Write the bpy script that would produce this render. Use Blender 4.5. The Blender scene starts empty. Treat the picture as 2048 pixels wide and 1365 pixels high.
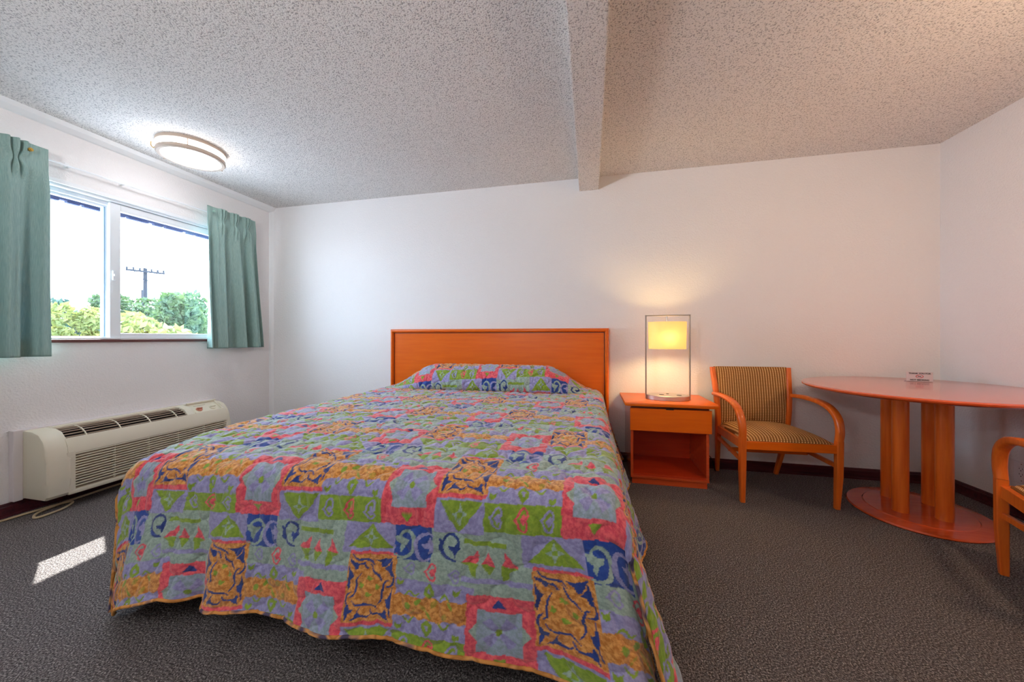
import bpy, bmesh, math, random
import numpy as np
from mathutils import Vector, Matrix, noise as mnoise

# ------------------------------------------------------------------ camera, world, lights
sc = bpy.context.scene
COL = sc.collection
sc.view_settings.view_transform = 'Standard'
sc.view_settings.look = 'None'
sc.view_settings.exposure = 0.08
sc.view_settings.gamma = 1.0
sc.view_settings.use_curve_mapping = False
try:
    sc.cycles.max_bounces = 10
    sc.cycles.diffuse_bounces = 6
    sc.cycles.transparent_max_bounces = 16
    sc.cycles.sample_clamp_indirect = 6.0
except Exception:
    pass

YAW = math.atan(156.0 / 700.0)
cd = bpy.data.cameras.new('camera')
cam = bpy.data.objects.new('camera', cd)
COL.objects.link(cam)
cam.location = (0, 0, 1.05)
cam.rotation_euler = (math.pi / 2, 0, YAW)
cd.sensor_fit = 'HORIZONTAL'
cd.sensor_width = 36.0
cd.lens = 700.0 / 2048.0 * 36.0
cd.shift_y = -6.5 / 2048.0
cd.clip_start = 0.02
cd.clip_end = 300
sc.camera = cam

W_STR = 21.0
world = bpy.data.worlds.new('world')
sc.world = world
world.use_nodes = True
wn = world.node_tree
wn.nodes['Background'].inputs['Color'].default_value = (0.62, 0.79, 1.0, 1)
wn.nodes['Background'].inputs['Strength'].default_value = W_STR


def light(name, kind, loc, energy, color, size=0.1, target=None, size_y=None, angle=None):
    d = bpy.data.lights.new(name, kind)
    d.energy = energy
    d.color = color
    if kind == 'AREA':
        d.size = size
        if size_y:
            d.shape = 'RECTANGLE'
            d.size_y = size_y
        else:
            d.shape = 'DISK'
    elif kind == 'SUN':
        d.angle = angle or 0.009
    else:
        d.shadow_soft_size = size
    o = bpy.data.objects.new(name, d)
    COL.objects.link(o)
    o.location = loc
    if target is not None:
        v = Vector(target) - Vector(loc)
        o.rotation_euler = v.to_track_quat('-Z', 'Y').to_euler()
    return o


# sun: comes in through the window and lands on the carpet by the bed
light('sun', 'SUN', (-8, 6, 9), 27.0, (1.0, 0.97, 0.92), angle=0.009,
      target=(-8 + 0.82, 6 - 0.420, 9 - 1.04))
# the sky seen through the window (sampling portal only, gives no light of its own)
pt = light('window_portal', 'AREA', (-3.52, 1.84, 1.54), 1.0, (1, 1, 1), size=1.5, size_y=1.02, target=(0, 1.84, 1.54))
pt.data.cycles.is_portal = True
# weak fill light added behind the camera, not a known lamp
light('added_rear_fill', 'POINT', (-0.6, -1.3, 2.12), 3.0, (1.0, 0.93, 0.86), size=0.14)
light('added_ceiling_fill', 'AREA', (-1.3, -1.2, 1.80), 78.0, (0.94, 0.97, 1.0), size=0.35, target=(-1.3, -0.8, 2.6))  # uplight added to brighten the ceiling, no such lamp is known
# warm lamp right of the frame, by the table
light('corner_lamp', 'POINT', (1.78, 1.30, 1.72), 23.0, (1.0, 0.68, 0.43), size=0.05)

# ------------------------------------------------------------------ material helpers


def s2l(c):
    out = []
    for v in c:
        v = v / 255.0
        out.append(v / 12.92 if v <= 0.04045 else ((v + 0.055) / 1.055) ** 2.4)
    return tuple(out) + (1.0,)


def mat(name, rgb=None, rough=0.5, metal=0.0, spec=0.5):
    m = bpy.data.materials.new(name)
    m.use_nodes = True
    b = m.node_tree.nodes['Principled BSDF']
    if rgb is not None:
        b.inputs['Base Color'].default_value = s2l(rgb)
    b.inputs['Roughness'].default_value = rough
    b.inputs['Metallic'].default_value = metal
    b.inputs['Specular IOR Level'].default_value = spec
    return m


class NT:
    def __init__(self, m):
        self.m = m
        self.t = m.node_tree
        self.b = self.t.nodes['Principled BSDF']

    def n(self, kind, **kw):
        nd = self.t.nodes.new(kind)
        for k, v in kw.items():
            if hasattr(nd, k):
                setattr(nd, k, v)
            else:
                nd.inputs[k].default_value = v
        return nd

    def l(self, a, b):
        self.t.links.new(a, b)

    def coord(self, scale=(1, 1, 1), rot=(0, 0, 0)):
        tc = self.n('ShaderNodeTexCoord')
        mp = self.n('ShaderNodeMapping')
        mp.inputs['Scale'].default_value = scale
        mp.inputs['Rotation'].default_value = rot
        self.l(tc.outputs['Object'], mp.inputs['Vector'])
        return mp.outputs['Vector']

    def noise(self, vec, scale, detail=2, rough=0.5):
        nd = self.n('ShaderNodeTexNoise')
        nd.inputs['Scale'].default_value = scale
        nd.inputs['Detail'].default_value = detail
        nd.inputs['Roughness'].default_value = rough
        self.l(vec, nd.inputs['Vector'])
        return nd.outputs['Fac']

    def ramp(self, fac, stops):
        r = self.n('ShaderNodeValToRGB')
        e = r.color_ramp.elements
        e[0].position, e[0].color = stops[0]
        e[1].position, e[1].color = stops[-1]
        for p, c in stops[1:-1]:
            x = e.new(p)
            x.color = c
        self.l(fac, r.inputs['Fac'])
        return r.outputs['Color']

    def bump(self, h, strength=0.3, dist=0.01, normal=None):
        nd = self.n('ShaderNodeBump')
        nd.inputs['Strength'].default_value = strength
        nd.inputs['Distance'].default_value = dist
        self.l(h, nd.inputs['Height'])
        if normal is not None:
            self.l(normal, nd.inputs['Normal'])
        return nd.outputs['Normal']


def plaster(name, rgb, scale, strength, dist, rough=0.75, dark=None):
    m = mat(name, rgb, rough, spec=0.3)
    t = NT(m)
    v = t.coord()
    h = t.noise(v, scale, 3, 0.55)
    t.l(t.bump(h, strength, dist), t.b.inputs['Normal'])
    if dark:
        c = t.ramp(h, [(0.36, s2l(dark)), (0.47, s2l(rgb)), (1.0, s2l(rgb))])  # hollows of the bump darkened: their shade is put into the colour
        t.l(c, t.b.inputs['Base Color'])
    return m


def wood(name, rgb, rgb2, rough=0.28, axis='Z', coat=0.3):
    m = mat(name, rgb, rough, spec=0.3)
    t = NT(m)
    sx = {'X': (1.5, 22, 22), 'Y': (22, 1.5, 22), 'Z': (22, 22, 1.5)}[axis]
    v = t.coord(sx)
    f = t.noise(v, 2.2, 5, 0.6)
    c = t.ramp(f, [(0.3, s2l(rgb2)), (0.62, s2l(rgb))])
    t.l(c, t.b.inputs['Base Color'])
    t.b.inputs['Coat Weight'].default_value = coat
    t.b.inputs['Coat Roughness'].default_value = 0.12
    return m


M = {}
M['wall'] = plaster('wall_paint', (234, 232, 232), 95, 0.6, 0.006)
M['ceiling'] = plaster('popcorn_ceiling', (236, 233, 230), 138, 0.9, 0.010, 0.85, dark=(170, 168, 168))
M['trim_white'] = mat('white_trim_paint', (232, 234, 236), 0.45)
M['vinyl'] = mat('white_vinyl', (226, 230, 234), 0.35)
M['vinyl_grey'] = mat('window_gasket', (120, 150, 170), 0.4)
M['brown_trim'] = mat('brown_sill_paint', (92, 52, 50), 0.35)
M['baseboard'] = wood('dark_baseboard_wood', (84, 36, 42), (52, 22, 30), 0.3, 'X', 0.4)
M['wood'] = wood('orange_cherry_wood', (224, 104, 8), (216, 94, 4), 0.34, 'X', 0.12)
M['wood_v'] = wood('orange_cherry_wood_upright', (222, 108, 34), (204, 88, 22), 0.3, 'Z', 0.35)
M['wood_red'] = wood('red_cherry_veneer', (208, 84, 38), (196, 72, 30), 0.2, 'X', 0.8)
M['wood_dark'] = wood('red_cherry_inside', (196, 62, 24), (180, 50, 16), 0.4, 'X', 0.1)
M['wood_edge'] = mat('dark_wood_edge', (96, 34, 20), 0.35)
M['beige'] = mat('beige_plastic', (224, 218, 198), 0.5)
M['beige_lip'] = mat('beige_plastic_lip', (228, 224, 204), 0.4)
M['slat_brown'] = mat('taupe_plastic_grille', (160, 142, 124), 0.5)
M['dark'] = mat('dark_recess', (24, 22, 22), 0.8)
M['black'] = mat('black_fabric', (14, 13, 13), 0.9)
M['mattress'] = mat('mattress_ticking', (120, 118, 116), 0.9)
M['chrome'] = mat('brushed_metal', (190, 184, 180), 0.28, 1.0)
M['steel'] = mat('brushed_steel_side', (206, 200, 196), 0.42, 1.0)
M['brass'] = mat('brass', (205, 165, 80), 0.3, 1.0)
M['snap_pale'] = mat('pale_green_snap', (150, 184, 170), 0.4)
M['cord'] = mat('beige_cable', (196, 176, 140), 0.5)
M['cord_black'] = mat('black_cable', (18, 18, 20), 0.4)
M['outlet'] = mat('outlet_plastic', (226, 220, 222), 0.35)
M['knob_red'] = mat('knob_red_plastic', (196, 128, 104), 0.4)
M['text'] = mat('black_print', (24, 20, 26), 0.6)
M['red_print'] = mat('red_print', (190, 40, 45), 0.6)
M['acrylic'] = mat('pale_acrylic', (206, 196, 200), 0.12)
M['pole'] = mat('weathered_pole_wood', (14, 18, 28), 0.9)
M['soffit'] = mat('soffit_paint', (60, 42, 32), 0.8)
M['fascia'] = mat('fascia_paint', (12, 30, 70), 0.7)
M['ground'] = mat('pale_pavement', (186, 186, 190), 0.95)  # unseen ground, made pale to bounce neutral light into the room
M['ext'] = mat('outside_stucco', (200, 196, 186), 0.9)


def emis(name, rgb, strength, base=(230, 225, 215)):
    m = mat(name, base, 0.5)
    b = m.node_tree.nodes['Principled BSDF']
    b.inputs['Emission Color'].default_value = s2l(rgb)
    b.inputs['Emission Strength'].default_value = strength
    return m


M['diffuser'] = emis('lit_acrylic_diffuser', (250, 251, 255), 13.0)

# carpet
m = mat('carpet', (74, 68, 68), 0.95, spec=0.15)
t = NT(m)
v = t.coord()
wv = t.n('ShaderNodeTexVoronoi')
wv.inputs['Scale'].default_value = 120
t.l(v, wv.inputs['Vector'])
n2 = t.noise(v, 190, 3, 0.7)
c = t.ramp(n2, [(0.34, s2l((36, 33, 34))), (0.52, s2l((104, 98, 98))), (0.70, s2l((196, 188, 184)))])
t.l(c, t.b.inputs['Base Color'])
wave = t.n('ShaderNodeTexWave')
wave.inputs['Scale'].default_value = 26
wave.inputs['Distortion'].default_value = 5
wave.inputs['Detail'].default_value = 2
wave.inputs['Detail Scale'].default_value = 6
t.l(t.coord(rot=(0, 0, 0.6)), wave.inputs['Vector'])
bn = t.bump(wv.outputs['Distance'], 0.9, 0.006)
bn2 = t.bump(wave.outputs['Fac'], 0.5, 0.005, bn)
t.l(bn2, t.b.inputs['Normal'])
M['carpet'] = m

# curtain cloth
m = mat('teal_curtain_cloth', (112, 156, 146), 0.85, spec=0.2)
t = NT(m)
f = t.noise(t.coord((500, 500, 20)), 1.0, 2)
c = t.ramp(f, [(0.3, s2l((136, 166, 160))), (0.7, s2l((166, 192, 184)))])
t.l(c, t.b.inputs['Base Color'])
t.l(t.bump(f, 0.15, 0.001), t.b.inputs['Normal'])
tr = t.n('ShaderNodeBsdfTranslucent')
tr.inputs['Color'].default_value = s2l((90, 150, 165))
mx = t.n('ShaderNodeMixShader')
mx.inputs['Fac'].default_value = 0.12
out = t.t.nodes['Material Output']
t.l(t.b.outputs[0], mx.inputs[1])
t.l(tr.outputs[0], mx.inputs[2])
t.l(mx.outputs[0], out.inputs['Surface'])
M['curtain'] = m

# window glass
m = bpy.data.materials.new('window_glass')
m.use_nodes = True
nt = m.node_tree
nt.nodes.clear()
o_ = nt.nodes.new('ShaderNodeOutputMaterial')
tp = nt.nodes.new('ShaderNodeBsdfTransparent')
tp.inputs['Color'].default_value = (0.96, 0.98, 0.98, 1)
gl = nt.nodes.new('ShaderNodeBsdfGlossy')
gl.inputs['Roughness'].default_value = 0.01
ms = nt.nodes.new('ShaderNodeMixShader')
ms.inputs['Fac'].default_value = 0.06
nt.links.new(tp.outputs[0], ms.inputs[1])
nt.links.new(gl.outputs[0], ms.inputs[2])
nt.links.new(ms.outputs[0], o_.inputs['Surface'])
M['glass'] = m

# woven chair fabric: ribs with small pale dashes
m = mat('striped_chair_fabric', (150, 110, 50), 0.85, spec=0.2)
t = NT(m)
tc = t.n('ShaderNodeTexCoord')
sx = t.n('ShaderNodeSeparateXYZ')
t.l(tc.outputs['Object'], sx.inputs[0])


def mth(op, a, b=None):
    nd = t.n('ShaderNodeMath', operation=op)
    for i, q in enumerate((a, b)):
        if q is None:
            continue
        if isinstance(q, (int, float)):
            nd.inputs[i].default_value = q
        else:
            t.l(q, nd.inputs[i])
    return nd.outputs[0]


yz = mth('ADD', sx.outputs['Y'], sx.outputs['Z'])
a1 = mth('SINE', mth('MULTIPLY', sx.outputs['X'], 2 * math.pi / 0.0165))
a2 = mth('SINE', mth('MULTIPLY', yz, 2 * math.pi / 0.012))
st = mth('GREATER_THAN', a1, 0.15)
ds = mth('GREATER_THAN', a2, -0.5)
f = mth('MULTIPLY', st, ds)
mixn = t.n('ShaderNodeMix', data_type='RGBA')
mixn.inputs[6].default_value = s2l((136, 88, 42))
mixn.inputs[7].default_value = s2l((232, 188, 128))
t.l(f, mixn.inputs[0])
t.l(mixn.outputs[2], t.b.inputs['Base Color'])
t.l(t.bump(a1, 0.5, 0.002), t.b.inputs['Normal'])
M['chair_fabric'] = m

# lamp shade
m = mat('frosted_lamp_shade', (246, 226, 150), 0.5)
t = NT(m)
t.b.inputs['Emission Color'].default_value = s2l((255, 224, 158))
t.b.inputs['Emission Strength'].default_value = 0.22
tr = t.n('ShaderNodeBsdfTranslucent')
tr.inputs['Color'].default_value = s2l((232, 216, 190))
mx = t.n('ShaderNodeMixShader')
mx.inputs['Fac'].default_value = 0.42
out = t.t.nodes['Material Output']
t.l(t.b.outputs[0], mx.inputs[1])
t.l(tr.outputs[0], mx.inputs[2])
t.l(mx.outputs[0], out.inputs['Surface'])
M['shade'] = m


def leafmat(name, c1, c2):
    m = mat(name, c1, 0.6)
    t = NT(m)
    f = t.noise(t.coord(), 3.0, 3)
    c = t.ramp(f, [(0.35, s2l(c1)), (0.65, s2l(c2))])
    t.l(c, t.b.inputs['Base Color'])
    tr = t.n('ShaderNodeBsdfTranslucent')
    t.l(c, tr.inputs['Color'])
    mx = t.n('ShaderNodeMixShader')
    mx.inputs['Fac'].default_value = 0.4
    out = t.t.nodes['Material Output']
    t.l(t.b.outputs[0], mx.inputs[1])
    t.l(tr.outputs[0], mx.inputs[2])
    t.l(mx.outputs[0], out.inputs['Surface'])
    return m


M['leaf_light'] = leafmat('yellow_green_leaves', (84, 96, 44), (118, 120, 62))
M['leaf_mid'] = leafmat('mid_green_leaves', (42, 66, 42), (70, 88, 46))
M['leaf_dark'] = leafmat('blue_green_leaves', (30, 54, 50), (44, 70, 56))
M['bark'] = mat('bark', (80, 62, 48), 0.9)

# ------------------------------------------------------------------ object helpers


def tag(o, label=None, cat=None, group=None, kind=None):
    if label:
        o['label'] = label
    if cat:
        o['category'] = cat
    if group:
        o['group'] = group
    if kind:
        o['kind'] = kind
    return o


def thing(name, label, cat, loc=(0, 0, 0), rz=0.0, group=None):
    o = bpy.data.objects.new(name, None)
    COL.objects.link(o)
    o.location = loc
    o.rotation_euler = (0, 0, rz)
    o.empty_display_size = 0.1
    tag(o, label, cat, group)
    return o


def obj(name, bm, m, parent=None, smooth=False, auto=None):
    me = bpy.data.meshes.new(name)
    bmesh.ops.recalc_face_normals(bm, faces=bm.faces)
    bm.to_mesh(me)
    bm.free()
    me.materials.append(m)
    if smooth:
        for p in me.polygons:
            p.use_smooth = True
    if auto is not None:
        me.set_sharp_from_angle(angle=math.radians(auto))
    o = bpy.data.objects.new(name, me)
    COL.objects.link(o)
    if parent is not None:
        o.parent = parent
    return o


def B():
    return bmesh.new()


def box(bm, x0, x1, y0, y1, z0, z1, bev=0.0, seg=2, rot=None):
    vs = [bm.verts.new((x, y, z)) for x in (x0, x1) for y in (y0, y1) for z in (z0, z1)]
    idx = [(0, 1, 3, 2), (4, 6, 7, 5), (0, 4, 5, 1), (2, 3, 7, 6), (0, 2, 6, 4), (1, 5, 7, 3)]
    fs = [bm.faces.new([vs[i] for i in f]) for f in idx]
    if bev > 0:
        es = list({e for f in fs for e in f.edges})
        bmesh.ops.bevel(bm, geom=es, offset=bev, segments=seg, affect='EDGES', profile=0.5)
    return bm


def prism(bm, pts, axis, a0, a1, bev=0.0):
    """extrude a 2D outline; axis = extrusion axis, pts in the other two axes in xyz order"""
    def mk(p, a):
        if axis == 'x':
            return (a, p[0], p[1])
        if axis == 'y':
            return (p[0], a, p[1])
        return (p[0], p[1], a)
    v0 = [bm.verts.new(mk(p, a0)) for p in pts]
    v1 = [bm.verts.new(mk(p, a1)) for p in pts]
    n = len(pts)
    fs = [bm.faces.new(v0), bm.faces.new(v1[::-1])]
    for i in range(n):
        fs.append(bm.faces.new([v0[i], v0[(i + 1) % n], v1[(i + 1) % n], v1[i]]))
    if bev > 0:
        es = list(set(fs[0].edges) | set(fs[1].edges))
        bmesh.ops.bevel(bm, geom=es, offset=bev, segments=2, affect='EDGES', profile=0.5)
    return bm


def loft(bm, rings, cap=True, closed=True):
    R = [[bm.verts.new(p) for p in r] for r in rings]
    n = len(R[0])
    for a, b in zip(R[:-1], R[1:]):
        for i in range(n if closed else n - 1):
            j = (i + 1) % n
            bm.faces.new([a[i], a[j], b[j], b[i]])
    if cap and closed:
        bm.faces.new(R[0])
        bm.faces.new(R[-1][::-1])
    return bm


def ell(cx, cy, z, a, b, phi=0.0, n=48):
    out = []
    for i in range(n):
        t_ = 2 * math.pi * i / n
        x, y = a * math.cos(t_), b * math.sin(t_)
        out.append((cx + x * math.cos(phi) - y * math.sin(phi), cy + x * math.sin(phi) + y * math.cos(phi), z))
    return out


def disc_stack(bm, cx, cy, prof, phi=0.0, n=64):
    """prof: list of (z, a, b)"""
    return loft(bm, [ell(cx, cy, z, a, b, phi, n) for z, a, b in prof])


def tube(bm, pts, r, n=10, cap=True, rad=None):
    P = [Vector(p) for p in pts]
    rings = []
    up = Vector((0, 0, 1))
    prev = None
    for i, p in enumerate(P):
        d = (P[min(i + 1, len(P) - 1)] - P[max(i - 1, 0)]).normalized()
        if prev is None:
            a = d.cross(up)
            if a.length < 1e-3:
                a = d.cross(Vector((1, 0, 0)))
            a.normalize()
        else:
            a = (prev - d * prev.dot(d)).normalized()
        prev = a
        b = d.cross(a)
        rr = rad[i] if rad else r
        rings.append([tuple(p + (a * math.cos(t_) + b * math.sin(t_)) * rr) for t_ in [2 * math.pi * k / n for k in range(n)]])
    return loft(bm, rings, cap)


def sweep_rect(bm, pts, side, w, th, bev=0.004):
    """rectangular section swept along pts (list of Vector) ; side = constant width direction, th may be list"""
    P = [Vector(p) for p in pts]
    s = Vector(side).normalized()
    rings = []
    for i, p in enumerate(P):
        d = (P[min(i + 1, len(P) - 1)] - P[max(i - 1, 0)]).normalized()
        nrm = s.cross(d).normalized()
        hw = (w[i] if isinstance(w, (list, tuple)) else w) / 2
        ht = (th[i] if isinstance(th, (list, tuple)) else th) / 2
        c_ = bev
        sec = [(-hw + c_, -ht), (hw - c_, -ht), (hw, -ht + c_), (hw, ht - c_), (hw - c_, ht), (-hw + c_, ht), (-hw, ht - c_), (-hw, -ht + c_)]
        rings.append([tuple(p + s * a + nrm * b) for a, b in sec])
    return loft(bm, rings)


def cr(pts, n=8):
    """catmull-rom through points"""
    P = [Vector(p) for p in pts]
    P = [P[0] * 2 - P[1]] + P + [P[-1] * 2 - P[-2]]
    out = []
    for i in range(1, len(P) - 2):
        p0, p1, p2, p3 = P[i - 1:i + 3]
        for k in range(n):
            t_ = k / n
            out.append(0.5 * ((2 * p1) + (p2 - p0) * t_ + (2 * p0 - 5 * p1 + 4 * p2 - p3) * t_ ** 2 + (3 * p1 - p0 - 3 * p2 + p3) * t_ ** 3))
    out.append(P[-2])
    return out


def struct(name, bm, m, parent=None, **kw):
    o = obj(name, bm, m, parent, **kw)
    if parent is None:
        o['kind'] = 'structure'
    return o


# ------------------------------------------------------------------ room
XL, XR, YB, YF, H = -3.34, 2.445, 3.11, -2.3, 2.44
WY0, WY1, WZ0, WZ1 = 1.06, 2.60, 1.035, 2.052      # window opening
T = 0.16

bm = B(); box(bm, XL - T, XR + T, YF - T, YB + T, -0.12, 0.0); struct('floor', bm, M['carpet'])
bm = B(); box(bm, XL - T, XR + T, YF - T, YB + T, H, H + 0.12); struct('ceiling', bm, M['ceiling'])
bm = B(); box(bm, XL - T, XR + T, YB, YB + T, 0, H); struct('wall_back', bm, M['wall'])
bm = B(); box(bm, XL - T, XR + T, YF - T, YF, 0, H); struct('wall_front', bm, M['wall'])
bm = B(); box(bm, XR, XR + T, YF, YB, 0, H); struct('wall_right', bm, M['wall'])
bm = B()
box(bm, XL - T, XL, YF, WY0, 0, H)
box(bm, XL - T, XL, WY1, YB, 0, H)
box(bm, XL - T, XL, WY0, WY1, 0, WZ0)
box(bm, XL - T, XL, WY0, WY1, WZ1, H)
struct('wall_left', bm, M['wall'])
# ceiling beam
bm = B(); box(bm, -0.092, 0.074, YF, YB, 2.328, H + 0.01, 0.006); struct('trim_beam', bm, M['ceiling'])
# plaster cove strips at ceiling and corner of the window wall
bm = B()
prism(bm, [(XL - 0.005, H + 0.005), (XL - 0.005, 2.385), (XL + 0.012, 2.392), (XL + 0.04, 2.415), (XL + 0.055, H + 0.005)], 'y', YF, YB)
struct('trim_1', bm, M['trim_white'])
bm = B()
prism(bm, [(XL - 0.002, YB + 0.002), (XL - 0.002, YB - 0.035), (XL + 0.012, YB - 0.022), (XL + 0.03, YB + 0.002)], 'z', 0, 2.42)
struct('trim_2', bm, M['trim_white'])


def base_profile(d0, sgn):
    return [(d0, 0), (d0 + sgn * 0.018, 0), (d0 + sgn * 0.018, 0.012), (d0 + sgn * 0.012, 0.014), (d0 + sgn * 0.012, 0.058),
            (d0 + sgn * 0.007, 0.064), (d0 + sgn * 0.007, 0.070), (d0 + sgn * 0.003, 0.076), (d0, 0.078)]


bm = B(); prism(bm, base_profile(YB, -1), 'x', XL, XR); struct('baseboard_back', bm, M['baseboard'])
bm = B(); prism(bm, base_profile(XR, -1), 'y', YF, YB - 0.018); struct('baseboard_right', bm, M['baseboard'])
bm = B(); prism(bm, base_profile(XL, 1), 'y', YF, YB - 0.018); struct('baseboard_left', bm, M['baseboard'])

# ------------------------------------------------------------------ window
xo, xi = XL - 0.105, XL - 0.012
fw = B()
fz0, fz1 = WZ0 + 0.004, WZ1
box(fw, xo, xi, WY0, WY0 + 0.03, fz0, fz1, 0.003)
box(fw, xo, xi, WY1 - 0.03, WY1, fz0, fz1, 0.003)
box(fw, xo, xi, WY0 + 0.03, WY1 - 0.03, fz1 - 0.022, fz1, 0.003)
box(fw, xo, xi, WY0 + 0.03, WY1 - 0.03, fz0, fz0 + 0.012, 0.002)
box(fw, xo + 0.02, xi - 0.035, WY0 + 0.03, WY1 - 0.03, fz1 - 0.05, fz1 - 0.022, 0.003)
win = struct('window_1', fw, M['vinyl'])
tag(win, kind='structure')
YM = 1.835
# fixed pane frame on the left (outer track)
bm = B()
xa, xb = XL - 0.095, XL - 0.065
box(bm, xa, xb, WY0 + 0.03, WY0 + 0.05, fz0 + 0.012, fz1 - 0.05, 0.002)
box(bm, xa, xb, YM - 0.015, YM + 0.012, fz0 + 0.012, fz1 - 0.05, 0.002)
box(bm, xa, xb, WY0 + 0.05, YM - 0.015, fz1 - 0.066, fz1 - 0.05, 0.002)
box(bm, xa, xb, WY0 + 0.05, YM - 0.015, fz0 + 0.012, fz0 + 0.022, 0.002)
obj('fixed_pane_frame', bm, M['vinyl'], win)
bm = B()
box(bm, xa - 0.002, xb + 0.002, YM - 0.0225, YM - 0.015, fz0 + 0.02, fz1 - 0.06)
obj('gasket', bm, M['vinyl_grey'], win)
# sliding sash on the right (inner track)
bm = B()
xa2, xb2 = XL - 0.058, XL - 0.026
box(bm, xa2, xb2, YM - 0.01, YM + 0.05, fz0 + 0.012, fz1 - 0.024, 0.003)
box(bm, xa2, xb2, WY1 - 0.075, WY1 - 0.03, fz0 + 0.012, fz1 - 0.024, 0.003)
box(bm, xa2, xb2, YM + 0.05, WY1 - 0.075, fz1 - 0.075, fz1 - 0.024, 0.003)
box(bm, xa2, xb2, YM + 0.05, WY1 - 0.075, fz0 + 0.012, fz0 + 0.045, 0.003)
sash = obj('sliding_sash', bm, M['vinyl'], win)
bm = B()
box(bm, XL - 0.082, XL - 0.078, WY0 + 0.05, YM - 0.015, fz0 + 0.022, fz1 - 0.066)
obj('pane', bm, M['glass'], win)
bm = B()
box(bm, XL - 0.044, XL - 0.040, YM + 0.05, WY1 - 0.075, fz0 + 0.045, fz1 - 0.075)
obj('pane', bm, M['glass'], win)
bm = B()
box(bm, XL - 0.028, XL - 0.012, YM + 0.000, YM + 0.018, 1.465, 1.535, 0.004)
box(bm, XL - 0.018, XL - 0.004, YM + 0.004, YM + 0.014, 1.495, 1.51, 0.003)
obj('latch', bm, M['vinyl'], win)
# white casing lip at the head of the opening, brown strip at the sill
bm = B(); box(bm, XL - 0.012, XL + 0.004, WY0 - 0.01, WY1 + 0.01, WZ1 - 0.004, WZ1 + 0.022, 0.002); struct('trim_3', bm, M['trim_white'])
bm = B(); box(bm, XL - 0.10, XL + 0.014, WY0 - 0.015, WY1 + 0.015, WZ0 - 0.016, WZ0 + 0.004, 0.002); struct('trim_4', bm, M['brown_trim'])

# ------------------------------------------------------------------ outside
bm = B(); box(bm, -3.93, XL - T, -4, 7, 2.175, 2.30); struct('trim_5', bm, M['soffit'])
bm = B(); box(bm, -3.97, -3.93, -4, 7, 2.105, 2.34)
for k in range(120):
    y_ = -4 + k * 0.092
    box(bm, -3.968, -3.932, y_, y_ + 0.05 + 0.02 * (k % 3), 2.093, 2.107)
struct('trim_6', bm, M['fascia'])
bm = B(); box(bm, -70, XL - T - 0.3, -40, 70, -3.3, -3.1)
g = struct('ground_outside', bm, M['ground'])


def tree(x, y, ztop, rad, mt, label, seed, n=2600, trunk_top=None, leaf=0.13, conical=0.0):
    rnd = random.Random(seed)
    root = thing('tree', label, 'tree', (x, y, -3.1), 0, 'trees and bushes outside the window')
    zt = ztop + 3.1
    bm = B()
    tube(bm, [(0, 0, 0), (0.05, 0.03, zt * 0.4), (0.0, 0.0, zt * 0.8)], 0.1, 8, rad=[0.14, 0.1, 0.04])
    obj('trunk', bm, M['bark'], root)
    bm = B()
    lumps = []
    for k in range(26):
        h_ = rnd.random()
        rr = rad * (1 - conical * h_) * (0.35 + 0.65 * math.sqrt(rnd.random()))
        an = rnd.random() * 6.283
        lumps.append((rr * math.cos(an), rr * math.sin(an), zt * 0.35 + (zt * 0.62) * h_, rad * (0.26 + 0.2 * rnd.random())))
    for k in range(n):
        lx, ly, lz, lr = rnd.choice(lumps)
        d = Vector((rnd.gauss(0, 1), rnd.gauss(0, 1), rnd.gauss(0, 1))).normalized()
        p = Vector((lx, ly, lz)) + d * lr * (0.75 + 0.35 * rnd.random())
        p.z = min(p.z, zt + 0.1 * rnd.random())
        a = Vector((rnd.gauss(0, 1), rnd.gauss(0, 1), rnd.gauss(0, 1))).normalized()
        b = a.orthogonal().normalized()
        s_ = leaf * (0.6 + 0.8 * rnd.random())
        v_ = [bm.verts.new(p + a * s_ * 0.5), bm.verts.new(p + b * s_ * 0.22), bm.verts.new(p - a * s_ * 0.5), bm.verts.new(p - b * s_ * 0.22)]
        bm.faces.new(v_)
    obj('foliage', bm, M[mt], root)
    return root


def on_ray(px, depth):
    """ground position seen in column px at the given depth along the camera axis"""
    lat = (px - 1024) / 700.0 * depth
    return (lat * math.cos(YAW) - depth * math.sin(YAW), depth * math.cos(YAW) + lat * math.sin(YAW))


def ztop(py, depth):
    return 1.05 + (676 - py) / 700.0 * depth


TREES = [
    (110, 15, 606, 1.4, 'leaf_dark', 'dark blue-green bush seen at the left edge of the window'),
    (150, 10.5, 618, 0.75, 'leaf_light', 'yellow-green bush in the middle of the left window pane'),
    (190, 18, 592, 1.4, 'leaf_mid', 'green bush rising highest in the left window pane'),
    (262, 22, 598, 1.7, 'leaf_mid', 'green tree crown just left of the utility pole'),
    (316, 29, 602, 1.7, 'leaf_mid', 'small green tree crown just right of the utility pole'),
    (256, 7.6, 650, 0.6, 'leaf_light', 'low bright bush at the lower left of the right pane'),
    (330, 9.5, 632, 0.8, 'leaf_light', 'bright yellow-green bush low in the middle of the right pane'),
    (362, 14, 588, 0.85, 'leaf_mid', 'pointed green tree in the right half of the right pane'),
    (405, 18.5, 582, 1.7, 'leaf_mid', 'tallest green tree beside the right curtain'),
    (398, 7.4, 652, 0.65, 'leaf_light', 'low pale bush in the lower right corner of the window'),
]
for i, (px, dp, py, rad, mt, lab) in enumerate(TREES):
    x_, y_ = on_ray(px, dp)
    tree(x_, y_, ztop(py, dp), rad, mt, lab, 10 + i, n=5200 if dp < 11 else 6500, leaf=0.19 if dp < 11 else 0.26,
         conical=0.5 if mt != 'leaf_light' else 0.2)


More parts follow.
